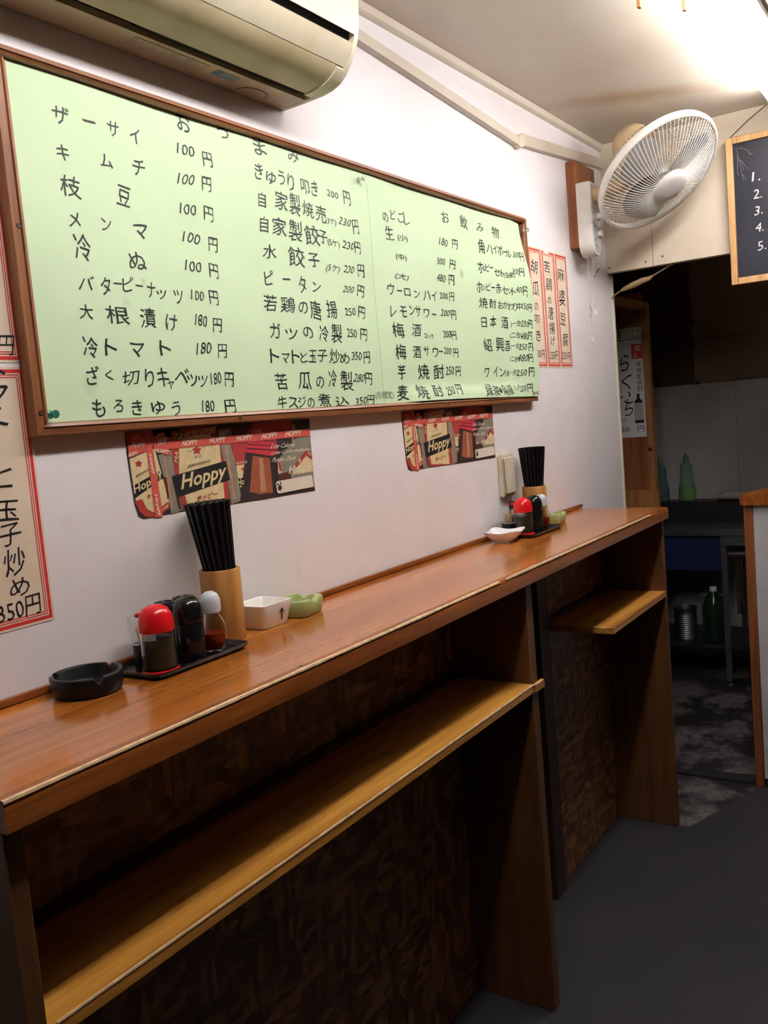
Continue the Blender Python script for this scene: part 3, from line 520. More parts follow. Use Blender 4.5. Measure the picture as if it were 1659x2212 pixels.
# far unit
cf = thing('counter_base', 'narrower shelf unit under the far end of the worktop, beside the kitchen opening', 'shelf unit', (2.5, -.15, 0))
MB().box(2.752, -.2855, 0.0005, 2.772, -.0705, ZC-.0345, .001, 1).build('end_panel', PANELX, cf)
MB().box(2.272, -.092, 0.0005, 2.752, -.07, .735, .001, 1).build('lower_back_panel', OSB, cf)
MB().box(1.8152, -.086, .761, 2.752, -.07, ZC-.0345, .001, 1).build('upper_back_panel', OSB, cf)
MB().box(2.272, -.100, .7595, 2.752, -.0863, .772, .002).build('cleat', DARKPOST, cf)
MB().box(2.270, -.287, .741, 2.7515, -.0863, .759, .0012, 1).build('shelf', SHELFWOOD, cf)
MB().box(2.262, -.0935, .50, 2.2715, -.07, .735, .001, 1).build('unpainted_edge', WHITEPANEL, cf)
MB().box(2.195, -.110, 0.0005, 2.2615, -.0865, ZC-.0345, .001, 1).build('post', DARKPOST, cf)

# ------------------------------------------------------------------ menu board
FX0, FX1, FZ0, FZ1 = .787, 2.496, 1.371, 1.894
bd = thing('menu_board', 'large wood-framed notice board holding handwritten pale green menu sheets', 'notice board', (1.64, 0, FZ0))
MB().box(FX0+.01, -.004, FZ0+.01, FX1-.01, -.001, FZ1-.01).build('backing', FRAMEWOOD, bd, smooth=False)
def bar(p, axis, a0, a1, outer, inner):
    # moulded bar: flat outer fillet, groove, rounded inner bead
    d = inner-outer; prof = [(0, -.0008), (0, -.018), (.06, -.021), (.52, -.022), (.56, -.019), (.62, -.019), (.68, -.022), (.90, -.020), (1, -.014), (1, -.0008)]
    mb = MB(); rings = []
    for a, k in ((a0, 0), (a1, 1)):
        r = []
        for f, y in prof:
            c = outer+d*f; sh_ = abs(d)*f*(1 if k == 0 else -1)
            r.append((a+sh_, y, c) if axis == 0 else (c, y, a+sh_))
        rings.append(r)
    return mb.loft(rings).build('frame_bar', FRAMEWOOD if axis == 0 else FRAMEWOODV, p, angle=25)
WB = .024
bar(bd, 0, FX0, FX1, FZ1, FZ1-.014); bar(bd, 0, FX0, FX1, FZ0, FZ0+.018)
bar(bd, 2, FZ0, FZ1, FX0, FX0+WB); bar(bd, 2, FZ0, FZ1, FX1, FX1-WB)
for x, z in ((.798, 1.655), (.797, 1.403), (1.20, 1.379), (1.95, 1.380), (2.40, 1.381)):
    MB().lathe([(0, 0), (.004, 0), (.0035, .0012), (.001, .0014), (0, .0008)], n=12, mat=Matrix.Translation((x, -.0215, z)) @ Matrix.Rotation(math.pi/2, 4, 'X')).build('screw', DARKPOST, bd)
def paper_y(x, z, right):
    y = -.0100 - .0012*math.sin(x*7+z*5) - .0010*math.sin(x*17-z*11) - .0008*math.sin(z*23+x*3)
    if right:
        k = max(0.0, min(1.0, (x-2.33)/.13)); k = k*k*(3-2*k)
        kz = max(0.0, min(1.0, (1.872-z)/.16)); kz = kz*kz*(3-2*kz)
        kb = max(0.0, min(1.0, (1.43-z)/.035)); kb = kb*kb*(3-2*kb)
        y = y*(1-k*kz)+(-.0250)*k*kz
        kk = kb*.85*max(0, min(1, (x-1.72)/.1)); y = y*(1-kk)+(-.0250)*kk
    return y
def sheet(name, right, u0, u1f, v0f, v1f, label, lift):
    nu, nv = 56, 40; top = []; 
    for j in range(nv+1):
        for i in range(nu+1):
            v_ = j/nv; zc_ = 1.385+(1.872-1.385)*v_
            u1 = u1f(zc_); x = u0+(u1-u0)*i/nu; z0_, z1_ = v0f(x), v1f(x); z = z0_+(z1_-z0_)*v_
            top.append((x, paper_y(x, z, right)-lift, z))
    N = nu+1; fs = [(j*N+i, j*N+i+1, (j+1)*N+i+1, (j+1)*N+i) for j in range(nv) for i in range(nu)]
    mb = MB().add(top, fs); K = len(top)
    mb.add([(x, y+.00025, z) for x, y, z in top], [f[::-1] for f in fs])
    for i in range(nu): mb.f += [(i, i+1, K+i+1, K+i), (nv*N+i, nv*N+i+1, K+nv*N+i+1, K+nv*N+i)]; mb.mi += [0, 0]
    for j in range(nv): mb.f += [(j*N, (j+1)*N, K+(j+1)*N, K+j*N), (j*N+nu, (j+1)*N+nu, K+(j+1)*N+nu, K+j*N+nu)]; mb.mi += [0, 0]
    o = mb.build(name, GREENPAPER); return tag(o, label, 'menu sheet', 'green menu sheets')
def redge(z):
    pts = [(1.38, 2.478), (1.40, 2.486), (1.466, 2.509), (1.513, 2.499), (1.673, 2.496), (1.776, 2.478), (1.872, 2.455)]
    for (a, b), (c, d) in zip(pts, pts[1:]):
        if a <= z <= c: return b+(d-b)*(z-a)/(c-a)
    return pts[0][1] if z < 1.38 else pts[-1][1]
m1 = sheet('menu_sheet', False, FX0+WB+.001, lambda z: 1.705, lambda x: FZ0+.0185, lambda x: 1.8795, 'green handwritten sheet of snacks filling the left half of the board', 0)
m2 = sheet('menu_sheet', True, 1.682, redge, lambda x: 1.386+.004*math.sin(x*4), lambda x: 1.8790 if x < 2.40 else 1.8790-(x-2.40)*.09, 'green handwritten sheet of drinks on the right half of the board', .0006)
# ------------------------------------------------------------------ handwriting on the sheets
prepare([e[0] for L in (MENU_TEXT, MENU_FAINT, SLIP_TOMATO, SLIP_UPPER, SLIP_CUCUMBER, SLIP_CHICKEN, SLIP_TOFU) for e in L])
hw = [MB(), MB()]
for t, u, v, du, dv in MENU_TEXT:
    r = u > 1.70
    write(hw[r], t, u, v, du*.88, dv*.90, lambda x, z, r=r: (x, paper_y(x, z, r)-(.0013 if r else .0006), z), 0.0, .032, random.uniform(-.07, .07), random.uniform(.05, .22) if t[0].isdigit() else random.uniform(-.08, .14))
hw[0].build('handwriting', INK, m1, smooth=False); hw[1].build('handwriting', INK, m2, smooth=False)
fw = MB()
for t, u, v, du, dv in MENU_FAINT: write(fw, t, u, v, du, dv, lambda x, z: (x, paper_y(x, z, True)-.0013, z), 0.0, .02)
fw.build('faint_note', INKFAINT, m2, smooth=False)
# push pins
def pin(x, y, z, m, label):
    M = Matrix.Translation((x, y, z)) @ Matrix.Rotation(math.pi/2, 4, 'X')
    t = thing('push_pin', label, 'push pin', (x, y, z))
    MB().lathe([(.0008, -.003), (.0008, .002)], n=6, mat=M).build('needle', STEEL, t)
    MB().lathe([(.001, .0012), (.0058, .0012), (.0060, .0025), (.0032, .0045), (.0032, .010), (.0050, .0125), (.0060, .014), (.0055, .0155), (0, .016)], n=20, mat=M).build('head', m, t)
pin(1.650, paper_y(1.65, 1.861, 0)-.001, 1.861, CLEARPIN, 'clear push pin at the top middle of the menu board')
pin(.8135, -.0165, 1.400, TEALPIN, 'teal push pin in the lower left corner of the menu board')
pin(2.466, -.0225, 1.855, CLEARPIN, 'clear push pin at the upper right corner of the menu board')
pin(2.452, -.0262, 1.394, CLEARPIN, 'clear push pin at the lower right corner of the menu board')

# ------------------------------------------------------------------ red-bordered menu slips on the wall
def slip(x0, x1, z0, z1, text, label, y=-.0008, notch=False, margin=.0045):
    o = MB().plate_y([(x0, z0), (x1, z0), (x1, z1), (x0+.06 if notch else x0, z1), (x0+.055 if notch else x0, z1-.006 if notch else z1), (x0+.025 if notch else x0, z1-.005 if notch else z1), (x0+.02 if notch else x0, z1), (x0, z1)] if notch else [(x0, z0), (x1, z0), (x1, z1), (x0, z1)], y, -.0003).build('menu_slip', SLIP, smooth=False)
    tag(o, label, 'menu slip', 'red-bordered menu slips')
    rb = MB()
    for off, w in ((margin, .0048), (margin+.0068, .0014), (margin+.0100, .0014)):
        a0, a1, c0, c1 = x0+off, x1-off, z0+off, z1-off; yy = y-.0002
        for q in (((a0, c0), (a1, c0), (a1, c0+w), (a0, c0+w)), ((a0, c1-w), (a1, c1-w), (a1, c1), (a0, c1)), ((a0, c0+w), (a0+w, c0+w), (a0+w, c1-w), (a0, c1-w)), ((a1-w, c0+w), (a1, c0+w), (a1, c1-w), (a1-w, c1-w))):
            if notch and q[1][1] > z1-.02 and off < .01 and q[0][1] > z1-.02:
                rb.poly([(x0+.064, yy, q[0][1]), (a1, yy, q[0][1]), (a1, yy, q[2][1]), (x0+.064, yy, q[2][1])]); rb.poly([(a0, yy, q[0][1]), (x0+.018, yy, q[0][1]), (x0+.018, yy, q[2][1]), (a0, yy, q[2][1])])
            else: rb.poly([(x, yy, z) for x, z in q])
    rb.build('printed_border', REDINK, o, smooth=False)
    tb = MB()
    for t, u, v, du, dv in text: write(tb, t, u, v, du, dv, lambda x, z: (x, y-.0004, z), 0.0, .025, random.uniform(-.06, .06), .08)
    tb.build('handwriting', INK, o, smooth=False)
    return o
slip(.690, .7935, 1.113, 1.468, SLIP_TOMATO, 'red-bordered paper slip for egg and tomato, low on the wall left of the board', margin=.0035)
slip(.690, .7935, 1.474, 1.830, SLIP_UPPER, 'red-bordered paper slip above another one at the left edge of the photo', margin=.0035)
slip(2.535, 2.634, 1.470, 1.826, SLIP_CUCUMBER, 'red-bordered slip half hidden behind the right edge of the green menu')
slip(2.6345, 2.738, 1.470, 1.826, SLIP_CHICKEN, 'red-bordered slip with a torn top, middle of the three beside the green menu', notch=True)
slip(2.7385, 2.838, 1.470, 1.826, SLIP_TOFU, 'red-bordered slip nearest the wall fan, rightmost of the three')

# ------------------------------------------------------------------ printed drink posters
HC_ = [plain('print_'+n, lin(*c), .55, var=.12, scale=70) for n, c in (('dark', (48, 38, 38)), ('red', (164, 56, 52)), ('cream', (216, 194, 146)), ('gray', (132, 126, 110)), ('black', (26, 24, 24)), ('brown', (150, 82, 54)), ('cap', (188, 46, 62)), ('ribbon', (196, 82, 68)), ('white', (232, 216, 196)), ('deep', (84, 40, 38)), ('hilite', (176, 128, 100)))]
HN = {n: i for i, n in enumerate(('dark', 'red', 'cream', 'gray', 'black', 'brown', 'cap', 'ribbon', 'white', 'deep', 'hilite'))}
STICKERP = plain('sticker_paper', lin(226, 214, 196), .7, var=.05)
def poster():
    X, Z = .965, 1.232
    t = thing('drink_poster', 'wide printed poster of bottles on the wall behind the nearer chopsticks', 'poster', (X, 0, Z), 'printed drink posters')
    MB().plate_y([(X+u, Z+min(v, .1375)) for u, v in HOPPY_OUTLINE], -.0009, -.0003).build('sheet', HC_[0], t, smooth=False)
    pr = MB(); y0 = -.0010; step = .00012
    for c, l, pts in HOPPY_POLYS:
        pr.m = HN[c]; pr.poly([(X+u, y0-l*step, Z+min(v, .1368)) for u, v in pts])
    pr.build('printed_picture', HC_, t, smooth=False)
    prepare([e[0] for e in HOPPY_TEXT if e[8]], .022); prepare([e[0] for e in HOPPY_TEXT if not e[8]], .0)
    tx = MB()
    for s, c, l, u1, v1, u2, v2, h_, b in HOPPY_TEXT:
        tx.m = HN[c]; d = math.hypot(u2-u1, v2-v1); a = math.atan2(v2-v1, u2-u1)
        write(tx, s, X+(u1+u2)/2, Z+(v1+v2)/2, d, h_, lambda x, z, l=l: (x, y0-l*step-.00015, z), .022 if b else 0.0, 0, a, .12)
    tx.build('printed_lettering', HC_, t, smooth=False)
    sk = MB().plate_y([(X+u, Z+v) for u, v in HOPPY_STICKER], -.0025, -.0022).build('price_sticker', STICKERP, t, smooth=False)
    prepare(['¥'], .02); yn = MB(); write(yn, '¥', X+HOPPY_YEN[0], Z+HOPPY_YEN[1], .014, .017, lambda x, z: (x, -.0027, z), .02, .02, .1)
    yn.build('yen_sign', INK, sk, smooth=False)
    return t
p1_ = poster()
dup(p1_, (.808, 0, 0), 'wide printed poster of bottles on the wall left of the beige wall box', 'printed drink posters')

# ------------------------------------------------------------------ beige box on the wall
sw = thing('wall_box', 'narrow beige plastic box on the wall left of the farther chopsticks', 'switch box', (2.275, 0, 1.115))
MB().box(2.238, -.012, 1.115, 2.312, -.0005, 1.233, .003).build('base_plate', PLASTIC_C, sw)
MB().box(2.244, -.022, 1.121, 2.306, -.0122, 1.227, .005, 3).build('cover', PLASTIC_C, sw)

# ------------------------------------------------------------------ air conditioner
AX0, AX1 = .64, 1.432
ac = thing('air_conditioner', 'yellowed wall-mounted air conditioner hanging over the menu board', 'air conditioner', (1.036, 0, 1.955))
prof = [(-.001, 1.954), (-.050, 1.955), (-.096, 1.957), (-.118, 1.961), (-.136, 1.968), (-.150, 1.979), (-.162, 1.993), (-.173, 2.011), (-.181, 2.032), (-.187, 2.063), (-.189, 2.10), (-.187, 2.19), (-.178, 2.225), (-.16, 2.238), (-.001, 2.238)]
def inset(p, d):
    c = (-.08, 2.10); out = []
    for y, z in p:
        dy, dz = c[0]-y, c[1]-z; L = math.hypot(dy, dz); out.append((y+dy/L*d if y < -.002 else y, z+dz/L*d))
    return out
MB().prism_x(inset(prof, .012), AX0+.004, AX1-.004).build('dark_interior', BLACKVOID, ac, smooth=False)
def sub(p, y0, y1, z0=None):
    return [q for q in p if y1 <= q[0] <= y0]
def shell(name, pts, x0, x1, m, th=.010):
    ins = inset(pts, th)
    return MB().prism_x(pts+ins[::-1], x0, x1).build(name, m, ac, angle=32)
EC = AX1-.012
shell('bottom_cover', [(-.001, 1.9545), (-.050, 1.9555), (-.061, 1.9560)], AX0+.012, EC, PLASTIC_U)
shell('air_flap', [(-.079, 1.958), (-.096, 1.9600), (-.116, 1.9640), (-.133, 1.9705), (-.146, 1.9810), (-.1525, 1.9885)], AX0+.05, EC-.022, PLASTIC_U, .006)
shell('flap_surround', [(-.0755, 1.9565), (-.096, 1.957), (-.118, 1.961), (-.136, 1.968), (-.150, 1.979), (-.154, 1.9835)], EC-.0205, EC, PLASTIC_C)
shell('lower_front', [(-.1535, 1.9895), (-.162, 1.9985), (-.173, 2.0135), (-.1785, 2.0230)], AX0+.012, EC, PLASTIC_C)
shell('front_panel', [(-.1835, 2.037), (-.187, 2.063), (-.189, 2.10), (-.187, 2.19), (-.178, 2.225), (-.16, 2.238)], AX0+.012, EC, PLASTIC_C)
MB().prism_x(prof, EC+.0004, AX1).build('end_cap', PLASTIC_C, ac, angle=32)
MB().prism_x(prof, AX0, AX0+.0116).build('end_cap', PLASTIC_C, ac, angle=32)
STICK1 = plain('aged_label', lin(176, 166, 140), .6, var=.2, scale=60); STICK2 = plain('blue_grey_label', lin(126, 150, 156), .5, var=.15, scale=60)
MB().box(1.02, -.052, 1.9549, 1.18, -.026, 1.9552).build('label', STICK1, ac, smooth=False)
MB().box(1.20, -.050, 1.9549, 1.255, -.030, 1.9552).build('label', STICK2, ac, smooth=False)
MB().box(1.20, -.050, 1.9545, 1.214, -.036, 1.9549).build('label', plain('blue_label', lin(84, 126, 146), .5), ac, smooth=False)
lv = MB().tube([(1.32+.035*math.cos(a), -.012-.026*abs(math.sin(a))**.6, 1.9550) for a in [math.pi*i/14 for i in range(15)]], .0008, 6)
lv.build('drain_cover_rim', DARKMETAL, ac)
MB().box(1.005, -.0775, 1.963, EC-.024, -.0625, 1.966).build('louvre', BLACKVOID, ac, smooth=False)

# ------------------------------------------------------------------ cable trunking along the wall
cd = thing('cable_trunking', 'cream plastic cable trunking running along the wall below the ceiling', 'cable trunking', (2.4, 0, 2.1))
def duct(x0, z0, x1, z1, hgt, dep, name):
    r = []
    for x, z in ((x0, z0), (x1, z1)): r.append([(x, -.0006, z), (x, -dep, z+.001), (x, -dep, z+hgt-.001), (x, -.0006, z+hgt)])
    MB().loft(r).build(name, TRIMP, cd, smooth=False)
duct(1.4335, 2.172, 2.490, 2.097, .026, .018, 'duct'); duct(2.520, 2.104, 3.1995, 2.160, .034, .016, 'duct')
MB().plate_y([(2.486, 2.094), (2.505, 2.094), (2.525, 2.104), (2.525, 2.139), (2.500, 2.126), (2.486, 2.124)], -.020, -.0006).build('elbow', PLASTIC_C, cd, smooth=False)
MB().box(3.192, -.020, 2.156, 3.207, -.0006, 2.196, .002).build('end_cap', PLASTIC_C, cd)

# ------------------------------------------------------------------ wall fan
fb = tag(MB().box(2.882, -.034, 1.852, 3.055, -.0006, 2.125, .0015, 1).build('mounting_board', REDWOOD), 'upright red-brown wooden board on the wall behind the fan', 'board')
fan = thing('wall_fan', 'white wall-mounted fan tilted down in the corner by the kitchen opening', 'fan', (2.92, -.034, 1.82))
bx0, bx1 = 2.872, 2.957
def stad(y, s=0.0):
    cxs = (bx0+bx1)/2; r = (bx1-bx0)/2-s; pts = []
    for i in range(17): a = math.pi+math.pi*i/16; pts.append((cxs+r*math.cos(a), y, 1.820+(bx1-bx0)/2+r*math.sin(a)))
    pts += [(cxs+r, y, 2.046-s), (cxs+r*.8, y, 2.052-s), (cxs-r*.8, y, 2.052-s), (cxs-r, y, 2.046-s)]
    return pts
MB().loft([stad(-.0345), stad(-.074), stad(-.080, .003), stad(-.081, .007)]).build('base_housing', FANWHITE, fan, angle=35)
MB().loft([stad(-.0812, .009), stad(-.0822, .010)]).build('control_plate', plain('grey_plate', lin(186, 184, 180), .4), fan, angle=35)
for z in (1.946, 1.891):
    kb = MB().lathe([(0, .012), (.009, .012), (.0115, .009), (.0115, 0)], n=20, mat=Matrix.Translation((2.926, -.0824, z)) @ Matrix.Rotation(math.pi/2, 4, 'X')).build('knob', FANWHITE, fan)
for dx, dz in ((-.020, .03), (-.02, .01), (-.02, -.03), (-.01, -.055), (-.02, -.05)):
    MB().box(2.915+dx, -.0829, 1.90+dz, 2.919+dx, -.0823, 1.906+dz).build('marking', DARKMETAL, fan, smooth=False)
N_ = Vector((-.2663, -.5903, -.7620)).normalized(); CF = Vector((2.928, -.281, 2.041))
Av = Vector((0, 0, 1)).cross(N_).normalized(); Bv = N_.cross(Av)
FM = Matrix(((Av.x, Bv.x, N_.x, CF.x), (Av.y, Bv.y, N_.y, CF.y), (Av.z, Bv.z, N_.z, CF.z), (0, 0, 0, 1)))
mot = FM @ Vector((0, 0, -.115))
MB().tube([(2.915, -.070, 2.010), (2.918, -.105, 2.012), (2.925, -.150, 2.022), (2.932, -.19, 2.045), mot-Vector((0, -.01, .03))], [.028, .024, .021, .022, .026], 16).build('arm', FANOLD, fan)
MB().lathe([(0, -.195), (.030, -.192), (.055, -.178), (.068, -.150), (.070, -.110), (.062, -.090), (0, -.088)], n=28, mat=FM).build('motor_housing', FANOLD, fan)
RG = .203
MB().lathe([(RG-.007, -.010), (RG, -.012), (RG+.003, 0), (RG, .012), (RG-.007, .011), (RG-.004, 0)], n=72, mat=FM, close=True).build('rim', FANWHITE, fan)
fg = MB(); NW = 88
for i in range(NW):
    a0 = 2*math.pi*i/NW; pts = []
    for k in range(7):
        f = k/6; r = .055+(RG-.006-.055)*f; a = a0+.28*(1-f); z = .068-.062*f**2.2
        pts.append(FM @ Vector((r*math.cos(a), r*math.sin(a), z)))
    fg.tube(pts, .00095, 4, False)
for r, z in ((.1965, .0065),):
    fg.tube([FM @ Vector((r*math.cos(2*math.pi*i/64), r*math.sin(2*math.pi*i/64), z)) for i in range(65)], .0012, 4, False)
fg.build('front_guard', FANWHITE, fan)
rg = MB(); NR = 70
for i in range(NR):
    a = 2*math.pi*i/NR; pts = []
    for k in range(6):
        f = k/5; r = .05+(RG-.006-.05)*f; z = -.085+.075*f**3
        pts.append(FM @ Vector((r*math.cos(a), r*math.sin(a), z)))
    rg.tube(pts, .0011, 4, False)
for r, z in ((.10, -.078), (.15, -.052)):
    rg.tube([FM @ Vector((r*math.cos(2*math.pi*i/64), r*math.sin(2*math.pi*i/64), z)) for i in range(65)], .0012, 4, False)
rg.build('rear_guard', DUSTY, fan)
MB().lathe([(0, .079), (.030, .0785), (.050, .076), (.058, .070), (.058, .064), (.0, .062)], n=40, mat=FM).build('hub_cap', FANWHITE, fan)
MB().lathe([(0, .030), (.024, .028), (.032, .015), (.032, -.030), (0, -.034)], n=28, mat=FM).build('blade_hub', FANBLADE, fan)
MB().tube([FM @ Vector((0, 0, -.07)), FM @ Vector((0, 0, -.03))], .006, 8).build('shaft', STEEL, fan)
for bl in range(3):
    th0 = bl*2*math.pi/3+.5; g = []; nr, na = 8, 8
    for i in range(nr+1):
        r = .028+(.172-.028)*i/nr; half = .50+.22*math.sin(math.pi*min(1, i/nr*1.05)); half = half*(1-.45*(i/nr)**4)
        for k in range(na+1):
            t_ = -1+2*k/na; a = th0+half*t_+.35*i/nr
            g.append(FM @ Vector((r*math.cos(a), r*math.sin(a), .016*t_+.004*math.cos(t_*2))))
    N2 = na+1; fs = [(i*N2+k, i*N2+k+1, (i+1)*N2+k+1, (i+1)*N2+k) for i in range(nr) for k in range(na)]
    off = N_*.0015; mb = MB().add(g, fs).add([p+off for p in g], [f[::-1] for f in fs])
    mb.build('blade', FANBLADE, fan)
for (x, zt, zb, tagz) in ((2.858, 1.822, 1.560, 1.540), (2.905, 1.815, 1.650, 1.628)):
    c_ = MB().tube([(x+.01, -.060, zt+.006), (x, -.066, zt-.03), (x-.006, -.068, (zt+zb)/2), (x-.012, -.069, zb)], .0009, 5).build('pull_cord', STRING, fan)
    MB().box(x-.0175, -.0745, tagz, x-.0065, -.0635, zb, .002).build('pull_tag', FANWHITE, c_)
MB().tube([(2.842, -.068, 1.668), (2.834, -.072, 1.655), (2.85, -.07, 1.646), (2.838, -.075, 1.632), (2.832, -.07, 1.622)], .0016, 6).build('knotted_end', STRING, fan)
MB().tube([(2.898, -.068, 1.755), (2.912, -.075, 1.770), (2.915, -.085, 1.782), (2.905, -.08, 1.776), (2.893, -.07, 1.752)], .0012, 6).build('knotted_end', DARKSTRING, fan)

# ------------------------------------------------------------------ chalkboard hung under the ceiling
ch = thing('chalkboard', 'small chalkboard in a pale wooden frame hanging on a string before the kitchen opening', 'chalkboard', (3.18, -.68, 1.694))
cy0, cy1, cz0, cz1 = -.93, -.430, 1.694, 2.158; cxf, cxb = 3.178, 3.196
MB().box(3.186, cy0+.012, cz0+.012, 3.194, cy1-.012, cz1-.012).build('slate', SLATE, ch, smooth=False)
fwid = .021
def cbar(y0, y1, z0, z1): MB().box(cxf, y0, z0, cxb, y1, z1, .0015, 1).build('frame_bar', PALEWOOD, ch)
cbar(cy1-fwid, cy1, cz0, cz1); cbar(cy0, cy0+fwid, cz0, cz1); cbar(cy0+fwid+.0003, cy1-fwid-.0003, cz0, cz0+fwid); cbar(cy0+fwid+.0003, cy1-fwid-.0003, cz1-fwid, cz1)
for ya, yb in ((-.438, -.560), (-.922, -.800)):
    MB().tube([(3.187, ya, cz1-.002), (3.192, (ya+yb)/2, (cz1+CEIL)/2), (3.198, yb, CEIL-.006)], .0014, 6).build('string', DARKSTRING, ch)
    MB().lathe([(0, 0), (.007, 0), (.006, -.008), (.0, -.012)], (3.198, yb, CEIL-.0003), 12).build('ceiling_hook', STRING, ch)
prepare(['1.', '2.', '3.', '4.', '5.']); nb = MB()
for s, y, z in (('1.', -.519, 2.024), ('2.', -.521, 1.969), ('3.', -.522, 1.918), ('4.', -.523, 1.865), ('5.', -.527, 1.806)):
    write(nb, s, -y, z, .026, .028, lambda u, v: (3.1857, -u, v), 0.0, .03, .05, .15)
nb.build('chalk_numbers', CHALK, ch, smooth=False)
lf = MB()
for p in ([(-.458, 2.122), (-.475, 2.122), (-.495, 2.110), (-.505, 2.092)], [(-.462, 2.118), (-.468, 2.09), (-.474, 2.05), (-.480, 2.018)], [(-.464, 2.10), (-.464, 2.07), (-.462, 2.05), (-.467, 2.036)], [(-.474, 2.085), (-.486, 2.065), (-.494, 2.05)], [(-.495, 2.110), (-.5, 2.1), (-.512, 2.094)], [(-.468, 2.09), (-.476, 2.075), (-.482, 2.05)], [(-.476, 2.04), (-.484, 2.03), (-.486, 2.02)]):
    lf.tube([(3.1858, y, z) for y, z in p], .0009, 4)
lf.build('chalk_leaf', CHALKDIM, ch)

# ------------------------------------------------------------------ small hanging things
def peg(x, y, label):
    tag(MB().box(x-.006, y-.004, 2.186, x+.006, y+.004, CEIL-.0003, .001, 1).build('wooden_peg', PEGWOOD), label, 'peg')
peg(2.060, -.503, 'thin wooden peg hanging from the ceiling, farther left of the two by the lamp')
peg(2.150, -.575, 'thin wooden peg hanging from the ceiling right beside the lamp')
wr = thing('taped_cable', 'brown cable with a bulge of tan tape crossing the top of the kitchen opening', 'cable', (3.24, -.1, 1.75))
MB().tube([(3.262, .006, 1.715), (3.25, -.014, 1.728), (3.245, -.05, 1.743), (3.245, -.14, 1.766), (3.245, -.215, 1.7985), (3.246, -.235, 1.8055)], .0028, 8).build('cable', TAPE, wr)
MB().tube([(3.245, -.040, 1.739), (3.245, -.055, 1.744), (3.245, -.085, 1.752), (3.245, -.12, 1.762), (3.245, -.142, 1.766), (3.245, -.155, 1.773)], [.004, .008, .0115, .011, .008, .004], 10).build('tape', TAPE, wr)
# ------------------------------------------------------------------ things standing on the worktop
def ashtray_black():
    x, y = .785, -.067; t = thing('ashtray', 'round black plastic ashtray at the near end of the worktop', 'ashtray', (x, y, ZC))
    n = 64; prof = [(.040, .0005), (.045, .002), (.0485, .012), (.0495, .027), (.0480, .0285), (.0440, .0285), (.0425, .027), (.041, .010), (.037, .006), (0.0, .005)]
    mb = MB(); P = len(prof); vs = []; fs = []
    notches = [math.radians(a) for a in (128, 248, 8)]
    for i in range(n):
        a = 2*math.pi*i/n; d = min(abs((a-q+math.pi) % (2*math.pi)-math.pi) for q in notches)
        cut = .009 if d < .10 else 0.0
        for r, z in prof: vs.append((x+r*math.cos(a), y+r*math.sin(a), ZC+min(z, .0285-cut) if r > .039 else ZC+z))
    for i in range(n):
        j = (i+1) % n
        for k in range(P-1): fs.append((i*P+k, j*P+k, j*P+k+1, i*P+k+1))
    fs.append([i*P for i in range(n)][::-1]); mb.add(vs, fs).build('bowl', BLACKP, t, angle=50)
ashtray_black()
def tray(x0, x1, y0, y1, label, grp):
    t = thing('tray', label, 'tray', ((x0+x1)/2, (y0+y1)/2, ZC), grp)
    cx_, cy_, hx, hy = (x0+x1)/2, (y0+y1)/2, (x1-x0)/2, (y1-y0)/2
    R_ = lambda z, s: rsq(cx_, cy_, ZC+z, hx-s, hy-s, 12, 56)
    MB().loft([R_(.0004, .006), R_(.006, .001), R_(.0095, 0), R_(.0100, .0015), R_(.0065, .0045), R_(.0038, .008)]).build('tray_body', LACQUER, t, angle=30)
    return t
T1 = (.850, 1.046, -.137, -.026)
tray(*T1, 'small black lacquer tray of condiments in front of the nearer chopstick cup', 'condiment trays')
T2 = (2.150, 2.350, -.135, -.022)
tray(*T2, 'small black lacquer tray of condiments by the farther chopstick cup', 'condiment trays')
ZT = ZC+.0040
def red_bottle(x, y, label):
    t = thing('sauce_bottle', label, 'bottle', (x, y, ZT), 'red-capped sauce bottles')
    L = lambda pr, nm, m, n=36: MB().lathe(pr, (x, y, ZT), n).build(nm, m, t, angle=35)
    L([(.0275, 0), (.0275, .003), (.0262, .0055), (0, .0055)], 'foot', REDP)
    L([(.0255, .0058), (.0255, .014), (.0240, .060), (.0232, .060), (.0245, .014), (.0245, .0068), (0, .0066)], 'body', GLASS)
    L([(0, .0072), (.0240, .0072), (.0240, .014), (.0229, .050), (0, .0500)], 'sauce', VINEGAR)
    L([(.0250, .0602), (.0256, .062), (.0254, .074), (.0230, .085), (.0180, .093), (.0100, .0975), (0, .0985)], 'cap', REDP)
    MB().box(-.006, .018, .080, .006, .033, .086, .002, mat=Matrix.Translation((x, y, ZT)) @ Matrix.Rotation(math.radians(14), 4, 'Z')).build('spout', REDP, t)
    return t
def black_bottle(x, y, label):
    t = thing('sauce_bottle', label, 'bottle', (x, y, ZT), 'black-capped sauce bottles')
    L = lambda pr, nm, m: MB().lathe(pr, (x, y, ZT), 36).build(nm, m, t, angle=35)
    L([(.0215, 0), (.0222, .003), (.0222, .055), (.0212, .058), (0, .058)], 'body', BLACKGLOSS)
    L([(.0226, .0582), (.0230, .060), (.0228, .074), (.0205, .085), (.0150, .0925), (.008, .0955), (0, .0962)], 'cap', BLACKGLOSS)
    MB().box(-.005, .016, .078, .005, .029, .084, .002, mat=Matrix.Translation((x, y, ZT)) @ Matrix.Rotation(math.radians(14), 4, 'Z')).build('spout', BLACKGLOSS, t)
    return t
